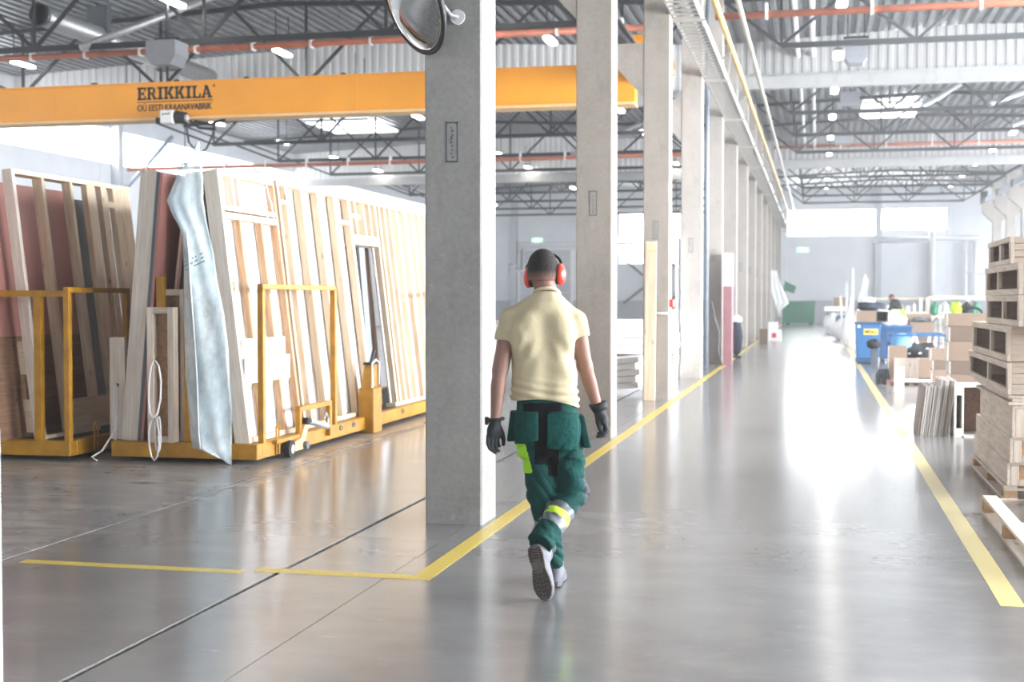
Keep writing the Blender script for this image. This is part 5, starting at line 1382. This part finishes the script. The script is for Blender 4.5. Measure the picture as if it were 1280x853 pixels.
# ---- safety shoes: foot frame a = heel to toe, n = out of the sole, l = sideways
def shoe(heel, toe, n0, lab):
    a = A_(*toe) - A_(*heel); L = float(np.linalg.norm(a)); a /= L
    n = A_(*n0); n -= a * float(n @ a); n /= np.linalg.norm(n); l = np.cross(n, a)
    H = A_(*heel)
    t = bpy.data.objects.new('safety_shoe', None); C.objects.link(t); t.parent = man; t['label'] = lab
    w_at = lambda s: float(np.interp(s, [0, .05, .15, .42, .62, .78, .92, 1.0], [.020, .034, .041, .036, .047, .050, .038, .014])) 
    def upper(P):
        q = P - H; X = q @ a; Y = q @ l; Z = -(q @ n)
        Q = np.stack([X, Y, Z], -1)
        d = ell(Q, (.06, 0, .035), (.062, .042, .065))
        d = smin(d, ell(Q, (L * .68, .0, .03), (L * .36, .051, .052)), .03)
        d = smin(d, cap(Q, (.07, 0, .06), (L * .55, 0, .055), .042, .035), .03)
        d = smin(d, cap(Q, (.065, 0, .06), (.07, 0, .12), .046, .048), .02)
        return smax(smax(d, .012 - Z, .004), Z - .125, .006)
    mid = H + a * L / 2; 
    sdf_obj('upper', upper, tuple(mid - .22), tuple(mid + .22), .006, ['shoe'], t)
    def outline(k, sc):
        pts = []
        S = [0, .02, .05, .1, .15, .28, .42, .52, .62, .7, .78, .86, .92, .97, 1.0]
        for s in S: pts.append((s * L, w_at(s) * sc))
        for s in reversed(S): pts.append((s * L, -w_at(s) * sc))
        return pts
    def slab_(z0, z1, sc0, sc1):
        mb = MB(); o0, o1 = outline(0, sc0), outline(0, sc1); m = len(o0)
        vs = [tuple(H + a * x + l * y - n * z0) for x, y in o0] + [tuple(H + a * x + l * y - n * z1) for x, y in o1]
        mb.add(vs, [tuple(range(m)), tuple(range(2 * m - 1, m - 1, -1))] + [(i, (i + 1) % m, m + (i + 1) % m, m + i) for i in range(m)])
        return mb
    obj('sock', MB().tube([tuple(H + a * .062 - n * .07), tuple(H + a * .05 - n * .20)], [.042, .045], 14), 'black', t, smooth=True)
    obj('midsole', slab_(.008, .03, 1.04, 1.06), 'shoe', t)
    obj('outsole', slab_(.003, .009, .98, 1.02), 'sole', t)
    tb = MB()
    def lug(s, y, ds, dy, ang=0.0):
        c_, s_ = math.cos(ang), math.sin(ang)
        vs = []
        for zz in (-.003, .004):
            for ex, ey in ((-1, -1), (1, -1), (1, 1), (-1, 1)):
                dx, dyy = ex * ds / 2, ey * dy / 2
                vs.append(tuple(H + a * (s * L + dx * c_ - dyy * s_) + l * (y + dx * s_ + dyy * c_) - n * zz))
        tb.add(vs, [(0, 3, 2, 1), (4, 5, 6, 7), (0, 1, 5, 4), (1, 2, 6, 5), (2, 3, 7, 6), (3, 0, 4, 7)])
    for s in [x / 22 for x in range(1, 22)]:
        if .30 < s < .44: continue
        for sd in (-1, 1): lug(s, sd * (w_at(s) - .009), .008, .017, .0)
    for s in [.52 + .075 * k for k in range(6)]:
        for q in (-1, 0, 1): lug(s + .02 * (q == 0), q * .019, .013, .012, .6)
    for s in (.07, .12, .17, .22): lug(s, 0, .007, .03, 0)
    obj('tread', tb, 'tread', t, stuff=True)
shoe((-.062, -.245, .282), (.0, -.258, .006), (-.35, -.93, 0), 'grey safety shoe raised on its toe, sole towards the camera')
shoe((.050, .055, .004), (.085, .33, .004), (0, 0, -1), 'grey safety shoe standing flat, mostly hidden')

# ================================================================== DISTANT WORKER
wk = thing('person', 'second worker far behind the carts, bending forward in black jacket and neon vest', 'person', (2.68, 45, 0), R(70))
M['hair_red'] = plain('cap_red_brown', '#6e3a33', .8)
def wbody(P):
    d = ell(P, (0, .30, 1.60), (.075, .095, .11))
    d = smin(d, cap(P, (0, .22, 1.46), (0, .29, 1.56), .055, .05), .02)
    d = smin(d, cap(P, (0, .0, 1.0), (0, .17, 1.36), .13, .15), .04)
    for s in (-1, 1):
        d = smin(d, chain(P, [(s * .17, .18, 1.40), (s * .24, .32, 1.18), (s * .16, .52, 1.10)], [.05, .04, .03]), .03)
        for q in range(5): d = smin(d, cap(P, (s * (.13 + .015 * q), .55, 1.09), (s * (.12 + .015 * q), .63 - .01 * abs(q - 2), 1.06), .011, .009), .006)
        d = smin(d, chain(P, [(s * .09, -.02, .95), (s * .11, .05, .52), (s * .11, -.03, .08)], [.085, .06, .045]), .03)
    return smin(d, cap(P, (0, .38, 1.59), (0, .405, 1.57), .014, .016), .01)
sdf_obj('body', wbody, (-.36, -.2, 0.04), (.36, .7, 1.76), .018, ['skin'], wk)
def wjacket(P):
    d = cap(P, (0, -.02, .98), (0, .18, 1.38), .16, .18)
    for s in (-1, 1): d = smin(d, chain(P, [(s * .17, .18, 1.40), (s * .24, .32, 1.18), (s * .18, .47, 1.11)], [.07, .058, .05]), .03)
    return d + .008 * np.sin(P[..., 2] * 40 + P[..., 0] * 20)
sdf_obj('jacket', wjacket, (-.36, -.24, .78), (.36, .6, 1.62), .018, ['cloth_dark', 'hivis'], wk, lambda c, n: ((c[:, 2] < 1.22) & (np.abs(c[:, 0]) < .19)).astype(int))
def wtro(P):
    d = ell(P, (0, -.02, .92), (.17, .14, .14))
    for s in (-1, 1): d = smin(d, chain(P, [(s * .09, -.02, .9), (s * .11, .05, .52), (s * .11, -.03, .1)], [.10, .08, .07]), .03)
    return d
sdf_obj('trousers', wtro, (-.24, -.24, .05), (.24, .2, 1.1), .018, ['navy'], wk)
sdf_obj('cap', lambda P: smax(ell(P, (0, .30, 1.62), (.085, .105, .105)), 1.62 - P[..., 2], .01), (-.12, .16, 1.5), (.12, .44, 1.76), .014, ['hair_red'], wk)
for s in (-1, 1): sdf_obj('shoe', lambda P, s=s: smax(ell(P, (s * .11, .03, .04), (.055, .14, .075)), .002 - P[..., 2], .004), (s * .11 - .08, -.14, -.02), (s * .11 + .08, .2, .14), .014, ['black'], wk)
